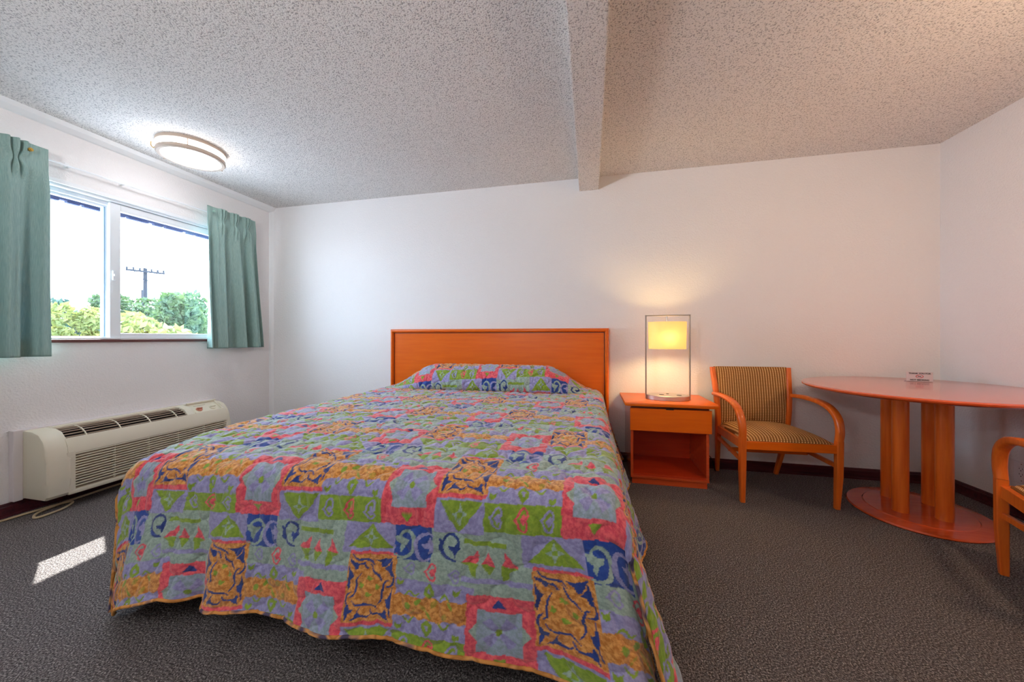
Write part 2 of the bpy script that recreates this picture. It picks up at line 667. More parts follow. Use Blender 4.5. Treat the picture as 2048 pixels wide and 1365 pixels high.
def utility_pole(px, depth, py_top, w, arm, label):
    x_, y_ = on_ray(px, depth)
    zt = ztop(py_top, depth)
    az = math.atan2(x_, y_)
    root = thing('utility_pole', label, 'utility pole', (x_, y_, -3.1), -az + 0.15)
    bm = B()
    tube(bm, [(0, 0, 0), (0, 0, zt + 3.1)], w, 10, rad=[w * 1.2, w * 0.85])
    obj('pole', bm, M['pole'], root, smooth=True, auto=40)
    if arm:
        bm = B()
        box(bm, -arm / 2, arm / 2, -w - 0.1, -w, zt + 3.1 - 0.32, zt + 3.1 - 0.2)
        obj('crossarm', bm, M['pole'], root)
        for k in (-0.94, -0.62, -0.3, 0.3, 0.62, 0.94):
            bm = B()
            tube(bm, [(k * arm / 2, -w - 0.05, zt + 3.1 - 0.2), (k * arm / 2, -w - 0.05, zt + 3.1 - 0.03)], 0.05, 8)
            obj('insulator', bm, M['pole'], root)
        bm = B()
        tube(bm, [(-arm * 0.3, -w - 0.05, zt + 2.8), (0, -w - 0.03, zt + 2.1)], 0.025, 6)
        obj('brace', bm, M['pole'], root)
        bm = B()
        tube(bm, [(arm * 0.3, -w - 0.05, zt + 2.8), (0, -w - 0.03, zt + 2.1)], 0.025, 6)
        obj('brace', bm, M['pole'], root)
    return root


utility_pole(290.5, 25, 537, 0.13, 1.95, 'tall grey utility pole with a crossarm and insulators outside the window')
utility_pole(284, 34, 580, 0.08, 0, 'thin distant pole just left of the tall utility pole')

# ------------------------------------------------------------------ curtain rod and curtains
rod = thing('curtain_rod', 'thin white curtain rod mounted on the wall above the window', 'curtain rod', (XL + 0.040, 2.0, 2.165))
bm = B(); tube(bm, [(0, -1.35, 0), (0, 0.86, 0)], 0.006, 8); obj('rod', bm, M['trim_white'], rod, smooth=True, auto=40)
for yb in (-0.40, -0.13, 0.83):
    bm = B()
    box(bm, -0.040, 0.0, yb - 0.006, yb + 0.006, -0.004, 0.002, 0.001)
    box(bm, -0.040, -0.036, yb - 0.010, yb + 0.010, -0.004, 0.028, 0.001)
    obj('bracket', bm, M['trim_white'], rod)


def curtain(name, label, y0t, y1t, y0b, y1b, zt, zb, centres, pw, seed, snap_y, amp=0.03, xoff=0.075, snap_m='brass'):
    rnd = random.Random(seed)
    root = thing(name, label, 'curtain', (XL + xoff, (y0t + y1t) / 2, zb))
    yc = (y0t + y1t) / 2
    nu, nv = 260, 90
    bm = B()
    V = []
    for j in range(nv + 1):
        t_ = j / nv                    # 0 top, 1 bottom
        z = (zt - zb) * (1 - t_)
        row = []
        for i in range(nu + 1):
            s = i / nu
            y = (y0t + (y1t - y0t) * s) * (1 - t_) + (y0b + (y1b - y0b) * s) * t_
            # pinch pleats in the header, opening into soft folds below
            head = 1.0 if t_ < 0.10 else math.exp(-((t_ - 0.10) / 0.07) ** 2)
            pinch = math.exp(-((t_ - 0.085) / 0.028) ** 2)
            x = 0.0
            for c_ in centres:
                dd = (s - c_) / pw
                if abs(dd) < 1:
                    lobes = abs(math.cos(1.5 * math.pi * dd)) * (1 - dd * dd) ** 0.5
                    x += head * 0.034 * lobes * (1 - 0.55 * pinch)
                y += pinch * 0.55 * (y0t + (y1t - y0t) * c_ - y) * math.exp(-(dd / 1.1) ** 4)
            ph_ = 2 * math.pi * (s * len(centres) * 1.25 + 0.15 * math.sin(5 * s + seed) + 0.08 * t_ * math.sin(9 * s))
            soft = math.cos(ph_)
            soft = math.copysign(abs(soft) ** 0.7, soft) + 0.35 * math.cos(2.3 * ph_ + 1.3 + 2 * t_)
            x += amp * (0.3 + 0.8 * t_) * soft * (1 - 0.92 * head)
            x += 0.0015 * math.sin(37 * s + 9 * t_)
            row.append(bm.verts.new((x, y - yc, z)))
        V.append(row)
    for j in range(nv):
        for i in range(nu):
            bm.faces.new([V[j][i], V[j][i + 1], V[j + 1][i + 1], V[j + 1][i]])
    o = obj('panel', bm, M['curtain'], root, smooth=True)
    md = o.modifiers.new('thick', 'SOLIDIFY')
    md.thickness = 0.003
    bm = B()
    tube(bm, [(0.018, snap_y - yc, (zt - zb) - 0.045), (0.032, snap_y - yc, (zt - zb) - 0.045)], 0.010, 14)
    tube(bm, [(0.032, snap_y - yc, (zt - zb) - 0.045), (0.036, snap_y - yc, (zt - zb) - 0.045)], 0.0055, 12)
    obj('snap_button', bm, M[snap_m], root)
    return root


curtain('curtain', 'wide teal curtain at the left edge of the window with a brass snap', 0.85, 1.487, 0.84, 1.487, 2.212, 0.935, (0.10, 0.46, 0.80), 0.085, 3, 1.405, amp=0.042)
curtain('curtain', 'narrow pleated teal curtain in the corner at the right side of the window', 2.405, 2.855, 2.415, 2.955, 2.212, 0.955, (0.28, 0.52, 0.78), 0.085, 7, 2.445, amp=0.044, snap_m='snap_pale')

# ------------------------------------------------------------------ ceiling light
cl = thing('ceiling_light', 'round flush ceiling light with a metal ring near the window', 'ceiling light', (-2.835, 1.985, 2.44))
R_ = 0.188
bm = B()
prof = [(-0.002, R_ + 0.006), (-0.024, R_ + 0.006), (-0.024, R_ - 0.010), (-0.002, R_ - 0.010)]


def ring(bm, prof, n=72):
    rings = []
    for k in range(n):
        t_ = 2 * math.pi * k / n
        rings.append([(r * math.cos(t_), r * math.sin(t_), z) for z, r in prof])
    Rv = [[bm.verts.new(p) for p in r] for r in rings]
    m_ = len(prof)
    for i in range(n):
        a, b = Rv[i], Rv[(i + 1) % n]
        for j in range(m_):
            bm.faces.new([a[j], a[(j + 1) % m_], b[(j + 1) % m_], b[j]])
    return bm


M['ring'] = mat('satin_nickel_ring', (186, 168, 152), 0.4, 0.0)
ring(bm, prof)
obj('top_ring', bm, M['ring'], cl, smooth=True, auto=30)
bm = B()
ring(bm, [(-0.062, R_ + 0.002), (-0.082, R_ + 0.004), (-0.090, R_ - 0.002), (-0.088, R_ - 0.022), (-0.080, R_ - 0.022), (-0.062, R_ - 0.006)])
obj('lower_ring', bm, M['ring'], cl, smooth=True, auto=40)
for k in range(3):
    bm = B()
    an = math.radians(-42 + 120 * k)
    box_ = [(R_ - 0.002) * math.cos(an), (R_ - 0.002) * math.sin(an)]
    tube(bm, [(box_[0], box_[1], -0.022), (box_[0], box_[1], -0.066)], 0.0035, 8)
    tube(bm, [(box_[0], box_[1], -0.088), (box_[0], box_[1], -0.094)], 0.006, 8)
    obj('post', bm, M['ring'], cl, smooth=True, auto=40)
bm = B()
disc_stack(bm, 0, 0, [(-0.004, R_ - 0.02, R_ - 0.02), (-0.07, R_ - 0.014, R_ - 0.014), (-0.083, R_ - 0.024, R_ - 0.024), (-0.088, R_ * 0.6, R_ * 0.6), (-0.089, R_ * 0.2, R_ * 0.2)])
obj('diffuser', bm, M['diffuser'], cl, smooth=True, auto=40)
hk = tag(obj('ceiling_hook', tube(B(), [Vector(p) for p in cr([(-3.03, 1.86, 2.442), (-3.03, 1.86, 2.415), (-3.022, 1.868, 2.40), (-3.012, 1.872, 2.406)], 6)], 0.0025, 8), M['brass'], smooth=True),
         'tiny brass hook screwed in the ceiling beside the round light', 'hook')

# ------------------------------------------------------------------ air conditioner
AY0, AY1 = 1.40, 2.475
ac = thing('wall_air_conditioner', 'beige through-wall air conditioner low on the window wall', 'air conditioner', (XL, (AY0 + AY1) / 2, 0.09))
oy = (AY0 + AY1) / 2
h2 = (AY1 - AY0) / 2
bm = B()
box(bm, 0, 0.045, -h2 - 0.035, -h2 + 0.002, -0.005, 0.412, 0.003)
box(bm, 0, 0.045, h2 - 0.002, h2 + 0.012, -0.005, 0.412, 0.003)
box(bm, 0, 0.045, -h2, h2, 0.395, 0.412, 0.003)
obj('sleeve', bm, M['outlet'], ac)
# body: side cheeks + shell strips so that the grilles are open
prof_c = [(0.035, 0.0), (0.225, 0.0), (0.245, 0.02), (0.250, 0.10), (0.248, 0.22), (0.238, 0.29), (0.215, 0.345), (0.175, 0.385), (0.12, 0.402), (0.035, 0.405)]
for s_ in (-1, 1):
    bm = B()
    pc = [(x_, z_) for x_, z_ in prof_c]
    if s_ < 0:
        prism(bm, pc, 'y', -h2, -h2 + 0.10, 0.012)
    else:
        prism(bm, pc, 'y', h2 - 0.04, h2, 0.012)
    obj('end_cap', bm, M['beige'], ac, smooth=True, auto=35)
bm = B()
# rear top ledge, front lip, control deck surround, lower front rail, bottom
ya, yb_ = -h2 + 0.09, h2 - 0.03
box(bm, 0.035, 0.085, ya, yb_, 0.378, 0.405, 0.004)
prism(bm, [(0.195, 0.335), (0.215, 0.345), (0.238, 0.30), (0.246, 0.25), (0.225, 0.25), (0.215, 0.30), (0.19, 0.325)], 'y', ya, yb_)
box(bm, 0.20, 0.246, ya, yb_, 0.0, 0.028, 0.006)
box(bm, 0.035, 0.21, ya, yb_, 0.0, 0.012)
yc_ = h2 - 0.27
prism(bm, [(0.08, 0.405), (0.12, 0.402), (0.175, 0.385), (0.215, 0.345), (0.205, 0.335), (0.165, 0.37), (0.115, 0.388), (0.08, 0.39)], 'y', yc_ - 0.045, yc_ + 0.01, 0.003)
obj('housing', bm, M['beige'], ac, smooth=True, auto=30)
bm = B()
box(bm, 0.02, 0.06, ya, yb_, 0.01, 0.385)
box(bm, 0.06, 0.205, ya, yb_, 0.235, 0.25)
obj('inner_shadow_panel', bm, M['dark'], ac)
# top discharge louvres
def arc_top(u):      # u 0..1 along the curved top from rear to front -> (x, z)
    pts = [(0.085, 0.398), (0.12, 0.396), (0.155, 0.386), (0.185, 0.366), (0.205, 0.343)]
    k = min(int(u * 4), 3); f_ = u * 4 - k
    return (pts[k][0] + (pts[k + 1][0] - pts[k][0]) * f_, pts[k][1] + (pts[k + 1][1] - pts[k][1]) * f_)
for k in range(6):
    x_, z_ = arc_top(0.06 + k * 0.165)
    bm = B()
    box(bm, x_ - 0.005, x_ + 0.004, ya, yc_ - 0.04, z_ - 0.010, z_ - 0.004, 0.0015)
    obj('top_louvre', bm, M['slat_brown'], ac)
for k in range(4):
    bm = B()
    y_ = ya + (yc_ - 0.045 - ya) * (k + 0.72) / 4.0 - 0.02
    pts = [Vector((arc_top(q / 8)[0], y_, arc_top(q / 8)[1] - 0.006)) for q in range(9)]
    sweep_rect(bm, pts, (0, 1, 0), 0.006, 0.008, 0.001)
    obj('louvre_rib', bm, M['beige_lip'], ac)
# front grille: angled slats in three panels
for k in range(13):
    z_ = 0.040 + k * 0.0163
    bm = B()
    prism(bm, [(0.222, z_ - 0.004), (0.246, z_ + 0.004), (0.248, z_ + 0.009), (0.244, z_ + 0.0115), (0.222, z_ + 0.003)], 'y', ya + 0.03, yb_ - 0.0)
    obj('front_slat', bm, M['beige'], ac)
for k in range(6):
    y_ = ya + 0.03 + (yb_ - ya - 0.03) * k / 5
    bm = B()
    box(bm, 0.225, 0.2455, y_ - (0.035 if k == 0 else 0.0012), y_ + 0.0012, 0.02, 0.26, 0.0005)
    obj('front_divider', bm, M['beige'], ac)
bm = B(); box(bm, 0.206, 0.221, ya, yb_, 0.012, 0.262); obj('grille_backing', bm, M['slat_brown'], ac)
# control deck
cp_m = Matrix.Rotation(math.radians(33), 4, 'Y')
bm = B()
box(bm, -0.058, 0.062, -0.11, 0.11, -0.006, 0.0, 0.002)
bm.transform(Matrix.Translation((0.152, yc_ + 0.125, 0.372)) @ cp_m)
cp = obj('control_panel', bm, M['beige_lip'], ac)
bm = B()
box(bm, -0.058, 0.068, 0.10, 0.115, -0.004, 0.012, 0.003)
box(bm, 0.055, 0.07, -0.11, 0.115, -0.004, 0.012, 0.003)
box(bm, -0.065, -0.052, -0.11, 0.115, -0.004, 0.018, 0.003)
bm.transform(Matrix.Translation((0.152, yc_ + 0.125, 0.372)) @ cp_m)
obj('panel_rim', bm, M['beige'], ac)
for yk, mk in ((-0.055, 'knob_red'), (0.05, 'beige_lip')):
    bm = B()
    loft(bm, [ell(0.018, yk, z_, r_, r_, 0, 24) for z_, r_ in ((-0.001, 0.022), (0.006, 0.022), (0.009, 0.018))])
    box(bm, 0.018 - 0.004, 0.018 + 0.004, yk - 0.019, yk + 0.019, 0.008, 0.020, 0.002)
    bm.transform(Matrix.Translation((0.152, yc_ + 0.125, 0.372)) @ cp_m)
    tag(obj('knob', bm, M[mk], cp, smooth=True, auto=40), 'reddish rotary knob' if mk == 'knob_red' else 'cream rotary knob')
bm = B(); box(bm, -0.032, -0.029, -0.07, 0.02, 0.0, 0.001)
bm.transform(Matrix.Translation((0.152, yc_ + 0.125, 0.372)) @ cp_m)
obj('label_strip', bm, M['slat_brown'], cp)

# cable on the carpet along the window wall
pts = cr([(-3.30, 0.6, 0.008), (-3.28, 1.1, 0.008), (-3.262, 1.33, 0.008), (-3.25, 1.42, 0.010), (-3.235, 1.53, 0.010), (-3.20, 1.56, 0.008),
          (-3.14, 1.49, 0.008), (-3.12, 1.40, 0.008), (-3.14, 1.375, 0.008), (-3.20, 1.42, 0.011), (-3.245, 1.55, 0.010), (-3.26, 1.65, 0.008),
          (-3.275, 1.9, 0.008), (-3.28, 2.4, 0.008), (-3.29, 2.8, 0.008)], 10)
tag(obj('cable', tube(B(), pts, 0.0065, 8), M['cord'], smooth=True), 'beige cable looped on the carpet below the air conditioner', 'cable')

# ------------------------------------------------------------------ headboard
hb = thing('headboard', 'orange wooden king headboard mounted on the back wall behind the bed', 'headboard', (-0.869, YB, 0))
HX = 1.025
bm = B(); box(bm, -HX + 0.035, HX - 0.035, -0.034, -0.004, 0.30, 1.10); obj('panel', bm, M['wood'], hb)
# raised mitred frame: top rail and two stiles with a rounded profile
def frame_prof(s0, s1):
    n = 8
    return [(s0 + (s1 - s0) * k / n, -0.036 - 0.022 * math.sin(math.pi * k / n) ** 0.6) for k in range(n + 1)]
bm = B()
p_ = frame_prof(0, 0.034)
# outline traversed: left stile bottom -> top left corner -> top right -> right bottom
stops = [(-HX, 0.30, 1, 0), (-HX, 1.132, 1, -1), (HX, 1.132, -1, -1), (HX, 0.30, -1, 0)]
rings = []
for x_, z_, sx_, sz_ in stops:
    rings.append([(x_ + sx_ * d_, y_, z_ + sz_ * d_) for d_, y_ in p_] + [(x_ + sx_ * 0.034, -0.001, z_ + sz_ * 0.034), (x_, -0.001, z_)])
loft(bm, rings)
obj('frame', bm, M['wood'], hb, smooth=True, auto=35)
bm = B()
for a0, a1, b0, b1 in ((-HX + 0.034, -HX + 0.040, 0.30, 1.098), (HX - 0.040, HX - 0.034, 0.30, 1.098), (-HX + 0.034, HX - 0.034, 1.092, 1.098)):
    box(bm, a0, a1, -0.0365, -0.03, b0, b1)
obj('groove', bm, M['wood_edge'], hb)

# ------------------------------------------------------------------ bed
BXL, BXR, BYF, BYH = -1.84, 0.105, 0.985, 3.045
bed = thing('bed', 'dark-based king bed under the colourful quilted bedspread', 'bed', (-0.87, 2.0, 0))
bm = B(); box(bm, BXL + 0.87 + 0.22, BXR + 0.87 - 0.22, BYF - 2.0 + 0.2, BYH - 2.0 - 0.02, 0, 0.18, 0.01); obj('base', bm, M['black'], bed)
bm = B(); box(bm, BXL + 0.87 + 0.09, BXR + 0.87 - 0.09, BYF - 2.0 + 0.10, BYH - 2.0, 0.182, 0.35, 0.02); obj('box_spring', bm, M['black'], bed)
bm = B(); box(bm, BXL + 0.87 + 0.07, BXR + 0.87 - 0.07, BYF - 2.0 + 0.08, BYH - 2.0, 0.352, 0.555, 0.03, 3); obj('mattress', bm, M['mattress'], bed)

# ---- bedspread -----------------------------------------------------------
PW, PP = 0.56, 0.42
PAL = {
    'sage': ((168, 190, 178), (138, 160, 150)),
    'lilac': ((166, 164, 208), (138, 136, 186)),
    'blue': ((26, 60, 142), (40, 74, 152)),
    'navy': ((24, 48, 118), (36, 62, 132)),
    'green': ((140, 166, 54), (118, 148, 42)),
    'gold': ((228, 166, 90), (182, 112, 42)),
    'goldg': ((206, 166, 76), (152, 136, 48)),
    'red': ((236, 104, 112), (206, 66, 86)),
    'grayb': ((162, 176, 198), (136, 156, 164)),
}


def lin(c):
    c = np.array(c) / 255.0
    return np.where(c <= 0.04045, c / 12.92, ((c + 0.055) / 1.055) ** 2.4)


def paint(U, Q):
    N = len(U)
    c1 = np.empty((N, 3)); c2 = np.empty((N, 3))

    def setc(mask, key):
        a, b = PAL[key]
        c1[mask] = lin(a); c2[mask] = lin(b)
    setc(np.ones(N, bool), 'sage')
    insts = [(-0.728, 0.278), (-1.018, 0.278 - PP)]
    locs = []
    for a0, b0 in insts:
        A = (U - a0) % PW
        Bq = (Q - b0) % (2 * PP)
        locs.append((A, Bq))

    def rect(A, Bq, a0, a1, b0, b1, key):
        setc((A >= a0) & (A < a1) & (Bq >= b0) & (Bq < b1), key)

    def poly(A, Bq, pts, key):
        pts = np.array(pts)
        m0 = np.nonzero((A >= pts[:, 0].min()) & (A <= pts[:, 0].max()) & (Bq >= pts[:, 1].min()) & (Bq <= pts[:, 1].max()))[0]
        if not len(m0):
            return
        x, y = A[m0], Bq[m0]
        ins = np.zeros(len(m0), bool)
        for (x0, y0), (x1, y1) in zip(pts, np.roll(pts, -1, 0)):
            if y0 == y1:
                continue
            c = ((y0 > y) != (y1 > y)) & (x < (x1 - x0) * (y - y0) / (y1 - y0) + x0)
            ins ^= c
        mm = np.zeros(N, bool); mm[m0[ins]] = True
        setc(mm, key)

    def line(A, Bq, pts, w, key, taper=True):
        pts = np.array([tuple(p)[:2] for p in cr([(a, b, 0) for a, b in pts], 5)])
        m0 = np.nonzero((A >= pts[:, 0].min() - w) & (A <= pts[:, 0].max() + w) & (Bq >= pts[:, 1].min() - w) & (Bq <= pts[:, 1].max() + w))[0]
        if not len(m0):
            return
        x, y = A[m0], Bq[m0]
        hit = np.zeros(len(m0), bool)
        n = len(pts) - 1
        for i in range(n):
            p, q = pts[i], pts[i + 1]
            d = q - p
            L = (d ** 2).sum() + 1e-12
            tt = np.clip(((x - p[0]) * d[0] + (y - p[1]) * d[1]) / L, 0, 1)
            dd = np.hypot(x - p[0] - tt * d[0], y - p[1] - tt * d[1])
            g_ = (i + 0.5) / n
            ww = w / 2 * (0.45 + 0.75 * math.sin(math.pi * g_) if taper else 1)
            hit |= dd < ww
        mm = np.zeros(N, bool); mm[m0[hit]] = True
        setc(mm, key)

    def heart(A, Bq, ca, cb, ra, rb, k_out, k_in, rot=0):
        th = np.linspace(0, 2 * math.pi, 22)[:-1]
        hx = 16 * np.sin(th) ** 3 / 17.0
        hy = (13 * np.cos(th) - 5 * np.cos(2 * th) - 2 * np.cos(3 * th) - np.cos(4 * th)) / 15.0
        if rot == 0:            # tip towards -a
            pts = [(ca + ra * b_, cb + rb * a_) for a_, b_ in zip(hx, hy)]
            inn = [(ca + ra * 0.15 + ra * 0.5 * b_, cb + rb * 0.5 * a_) for a_, b_ in zip(hx, hy)]
        else:                   # tip towards +b
            pts = [(ca + ra * a_, cb - rb * b_) for a_, b_ in zip(hx, hy)]
            inn = [(ca + ra * 0.5 * a_, cb - rb * 0.1 - rb * 0.5 * b_) for a_, b_ in zip(hx, hy)]
        pts.append(pts[0])
        line(A, Bq, pts, 0.006, k_out, False)
        poly(A, Bq, inn, k_in)

    # ---- backgrounds
    for A, Bq in locs:
        rect(A, Bq, 0.155, 0.40, 0.080, 0.245, 'lilac')
        rect(A, Bq, 0.0, 0.155, 0.225, 0.333, 'lilac')
        rect(A, Bq, 0.265, 0.435, 0.32, 0.425, 'lilac')
        rect(A, Bq, 0.36, 0.56, 0.050, 0.066, 'lilac')
        edge = 0.003 * np.sin(A * 90) + 0.002 * np.sin(A * 210 + 1)
        setc((A >= 0.155) & (A < 0.38) & (Bq >= 0.130 + edge) & (Bq < 0.195 + edge), 'gold')
        rect(A, Bq, 0.155, 0.38, 0.245, 0.32, 'green')
        rect(A, Bq, 0.38, 0.56, 0.10, 0.32, 'red')
        rect(A, Bq, 0.435, 0.555, 0.32, 0.437, 'blue')
    for A, Bq in locs:
        rect(A, Bq, 0.0, 0.157, 0.0, 0.235, 'gold')
        rect(A, Bq, 0.0, 0.157, 0.0, 0.010, 'red')
        rect(A, Bq, 0.0, 0.157, 0.224, 0.236, 'red')
    # ---- details
    for A, Bq in locs:
        # down triangle with star
        poly(A, Bq, [(0.012, 0.243), (0.150, 0.243), (0.078, 0.330)], 'green')
        star = lambda ca, cb, ra, rb: [(ca, cb - rb), (ca + ra * .28, cb - rb * .28), (ca + ra, cb), (ca + ra * .28, cb + rb * .28), (ca, cb + rb), (ca - ra * .28, cb + rb * .28), (ca - ra, cb), (ca - ra * .28, cb - rb * .28)]
        poly(A, Bq, star(0.080, 0.279, 0.026, 0.031), 'sage')
        rect(A, Bq, 0.073, 0.087, 0.272, 0.286, 'green')
        # up triangle with star
        poly(A, Bq, [(0.355, 0.326), (0.430, 0.408), (0.280, 0.408)], 'green')
        poly(A, Bq, star(0.355, 0.372, 0.027, 0.033), 'sage')
        rect(A, Bq, 0.348, 0.362, 0.364, 0.378, 'green')
        # hearts in green bar
        heart(A, Bq, 0.192, 0.282, 0.019, 0.027, 'lilac', 'lilac')
        heart(A, Bq, 0.268, 0.282, 0.019, 0.030, 'red', 'red')
        heart(A, Bq, 0.342, 0.282, 0.019, 0.027, 'lilac', 'lilac')
        # hearts on sage
        heart(A, Bq, 0.268, 0.048, 0.018, 0.028, 'red', 'red')
        heart(A, Bq, 0.200, 0.046, 0.016, 0.020, 'lilac', 'grayb')
        heart(A, Bq, 0.340, 0.052, 0.016, 0.022, 'lilac', 'lilac')
        # red square
        rect(A, Bq, 0.412, 0.528, 0.145, 0.268, 'grayb')
        poly(A, Bq, [(0.470, 0.108), (0.490, 0.134), (0.450, 0.134)], 'navy')
        poly(A, Bq, [(0.452, 0.280), (0.488, 0.280), (0.470, 0.308)], 'green')
        poly(A, Bq, [(0.390, 0.205), (0.412, 0.178), (0.412, 0.232)], 'sage')
        poly(A, Bq, [(0.550, 0.205), (0.528, 0.178), (0.528, 0.232)], 'sage')
        for k in range(4):
            an = math.pi / 4 + k * math.pi / 2
            poly(A, Bq, [(0.470 + 0.012 * math.cos(an + .7), 0.206 + 0.012 * math.sin(an + .7)), (0.470 + 0.05 * math.cos(an + .35), 0.206 + 0.05 * math.sin(an + .35)),
                         (0.470 + 0.05 * math.cos(an - .35), 0.206 + 0.05 * math.sin(an - .35)), (0.470 + 0.012 * math.cos(an - .7), 0.206 + 0.012 * math.sin(an - .7))], 'lilac')
        poly(A, Bq, [(0.470 + 0.009 * math.cos(q_), 0.206 + 0.011 * math.sin(q_)) for q_ in np.linspace(0, 6.0, 9)], 'green')
        # rod
        poly(A, Bq, [(0.095, 0.350), (0.222, 0.356), (0.222, 0.371), (0.095, 0.365)], 'green')
        cv = lambda pts: [((x - 385) / 2884 + 0.01, 0.32 + (y - 742) / 3257) for x, y in pts]
        # tulips
        poly(A, Bq, cv([(620, 1085), (680, 1020), (720, 1010), (760, 940), (770, 990), (755, 1080)]), 'red')
        poly(A, Bq, cv([(620, 1085), (770, 1085), (745, 1150), (742, 1220), (700, 1200), (680, 1130)]), 'green')
        poly(A, Bq, cv([(790, 1095), (850, 965), (905, 1105)]), 'red')
        poly(A, Bq, cv([(790, 1095), (905, 1105), (850, 1205)]), 'green')
        poly(A, Bq, cv([(980, 940), (1030, 1010), (1040, 1040), (1090, 1110), (955, 1085), (985, 1020)]), 'red')
        poly(A, Bq, cv([(950, 1085), (1088, 1112), (1015, 1150), (1005, 1220), (960, 1245)]), 'green')
        # vine
        line(A, Bq, cv([(412, 860), (432, 900), (432, 990), (485, 1055), (570, 1078)]), 0.011, 'navy')
        line(A, Bq, cv([(436, 930), (460, 840), (520, 806), (575, 840), (590, 920)]), 0.008, 'navy')
        poly(A, Bq, cv([(498, 930), (550, 935), (575, 880), (612, 940), (585, 975), (568, 1000), (555, 1048), (540, 985), (508, 965)]), 'navy')
        # blue block scrolls
        cb_ = lambda pts: [(0.435 + (x - 1590) / 3100, 0.32 + (y - 768) / 3300) for x, y in pts]
        line(A, Bq, cb_([(1600, 1112), (1680, 1135), (1755, 1095), (1785, 985), (1770, 880), (1712, 838), (1655, 870), (1640, 925)]), 0.011, 'sage')
        poly(A, Bq, cb_([(1590, 905), (1640, 895), (1690, 930), (1740, 930), (1722, 980), (1690, 1010), (1662, 1092), (1638, 1040), (1648, 1000), (1600, 965)]), 'sage')
        line(A, Bq, cb_([(1985, 875), (1910, 850), (1845, 880), (1808, 960), (1822, 1070), (1885, 1145), (1955, 1120)]), 0.011, 'lilac')
        poly(A, Bq, cb_([(1935, 890), (1985, 960), (1975, 1060), (1925, 1070), (1940, 1015), (1885, 1000), (1868, 965), (1920, 950)]), 'lilac')
        # green buds around the gold bar
        for ca, cb, s_ in ((0.266, 0.108, -1), (0.266, 0.218, 1)):
            poly(A, Bq, [(ca - 0.017, cb - 0.012 * s_), (ca, cb - 0.024 * s_), (ca + 0.017, cb - 0.012 * s_), (ca + 0.016, cb + 0.004 * s_), (ca, cb + 0.026 * s_), (ca - 0.016, cb + 0.004 * s_)], 'green')
            poly(A, Bq, [(ca - 0.007, cb - 0.008 * s_), (ca + 0.007, cb - 0.008 * s_), (ca, cb + 0.010 * s_)], 'lilac')
        for ca, cb in ((0.172, 0.092), (0.350, 0.100), (0.175, 0.226), (0.352, 0.232)):
            poly(A, Bq, [(ca - 0.010, cb - 0.008), (ca, cb - 0.002), (ca + 0.012, cb - 0.009), (ca + 0.009, cb + 0.006), (ca - 0.002, cb + 0.013), (ca - 0.010, cb + 0.006)], 'green')
        for k in range(9):
            ca = 0.20 + 0.0165 * k
            cb = 0.162 + 0.020 * math.sin(k * 2.1)
            an = k * 1.3
            poly(A, Bq, [(ca + 0.010 * math.cos(q_ + an), cb + (0.012) * math.sin(q_)) for q_ in np.linspace(0, 5.6, 7)], 'goldg' if k % 2 else 'green')
        line(A, Bq, [(0.19, 0.128), (0.205, 0.115), (0.22, 0.128), (0.235, 0.118)], 0.006, 'green')
        line(A, Bq, [(0.30, 0.128), (0.315, 0.115), (0.33, 0.130)], 0.006, 'green')
        line(A, Bq, [(0.19, 0.197), (0.205, 0.212), (0.22, 0.197)], 0.006, 'green')
        line(A, Bq, [(0.30, 0.197), (0.318, 0.214), (0.332, 0.200)], 0.006, 'green')
        # scroll panel
        pv = lambda pts: [((x - 680) / 480 * 0.157, 0.004 + (y - 240) / 750 * 0.228) for x, y in pts]
        P_ = lambda pts, k='navy': poly(A, Bq, pv(pts), k)
        L_ = lambda pts, w, k='navy': line(A, Bq, pv(pts), w, k)
        P_([(690, 305), (740, 342), (800, 356), (850, 350), (884, 425), (862, 425), (845, 375), (800, 372), (790, 410), (765, 424), (740, 385), (705, 348)])
        P_([(690, 370), (708, 425), (757, 488), (750, 515), (727, 530), (716, 600), (700, 652), (686, 590), (700, 500), (690, 430)])
        L_([(715, 268), (760, 310), (860, 322), (915, 345), (940, 382)], 0.006)
        P_([(935, 318), (1000, 322), (1060, 308), (1118, 278), (1088, 350), (1052, 404), (1018, 412), (1000, 360)])
        P_([(1110, 300), (1122, 380), (1127, 440), (1142, 480), (1118, 492), (1080, 440), (1036, 432), (1062, 402), (1092, 370)])
        L_([(1138, 480), (1138, 550), (1112, 592), (1072, 605)], 0.006)
        L_([(905, 368), (940, 440), (1000, 500), (1032, 555)], 0.0055)
        L_([(822, 462), (786, 530), (776, 600), (776, 680), (733, 716)], 0.005)
        L_([(758, 748), (800, 795), (900, 800), (960, 810), (998, 842)], 0.0055)
        L_([(1003, 800), (1036, 740), (1040, 640), (1060, 560), (1092, 543)], 0.0055)
        L_([(742, 664), (704, 700), (698, 760), (720, 805)], 0.006)
        P_([(703, 800), (730, 788), (745, 830), (787, 828), (770, 862), (740, 872), (726, 920), (703, 958)])
        P_([(748, 948), (800, 900), (810, 868), (832, 900), (872, 914), (930, 908), (900, 932), (820, 922)])
        L_([(842, 828), (824, 870), (860, 912), (910, 920), (942, 893)], 0.005)
        P_([(1118, 948), (1060, 922), (995, 902), (1060, 880), (1080, 838), (1102, 860), (1098, 910)])
        L_([(943, 848), (970, 892), (1030, 902)], 0.005)
        P_([(1120, 608), (1132, 680), (1132, 760), (1122, 832), (1088, 812), (1063, 750), (1095, 730), (1112, 680)])
        L_([(1118, 830), (1132, 905)], 0.004)
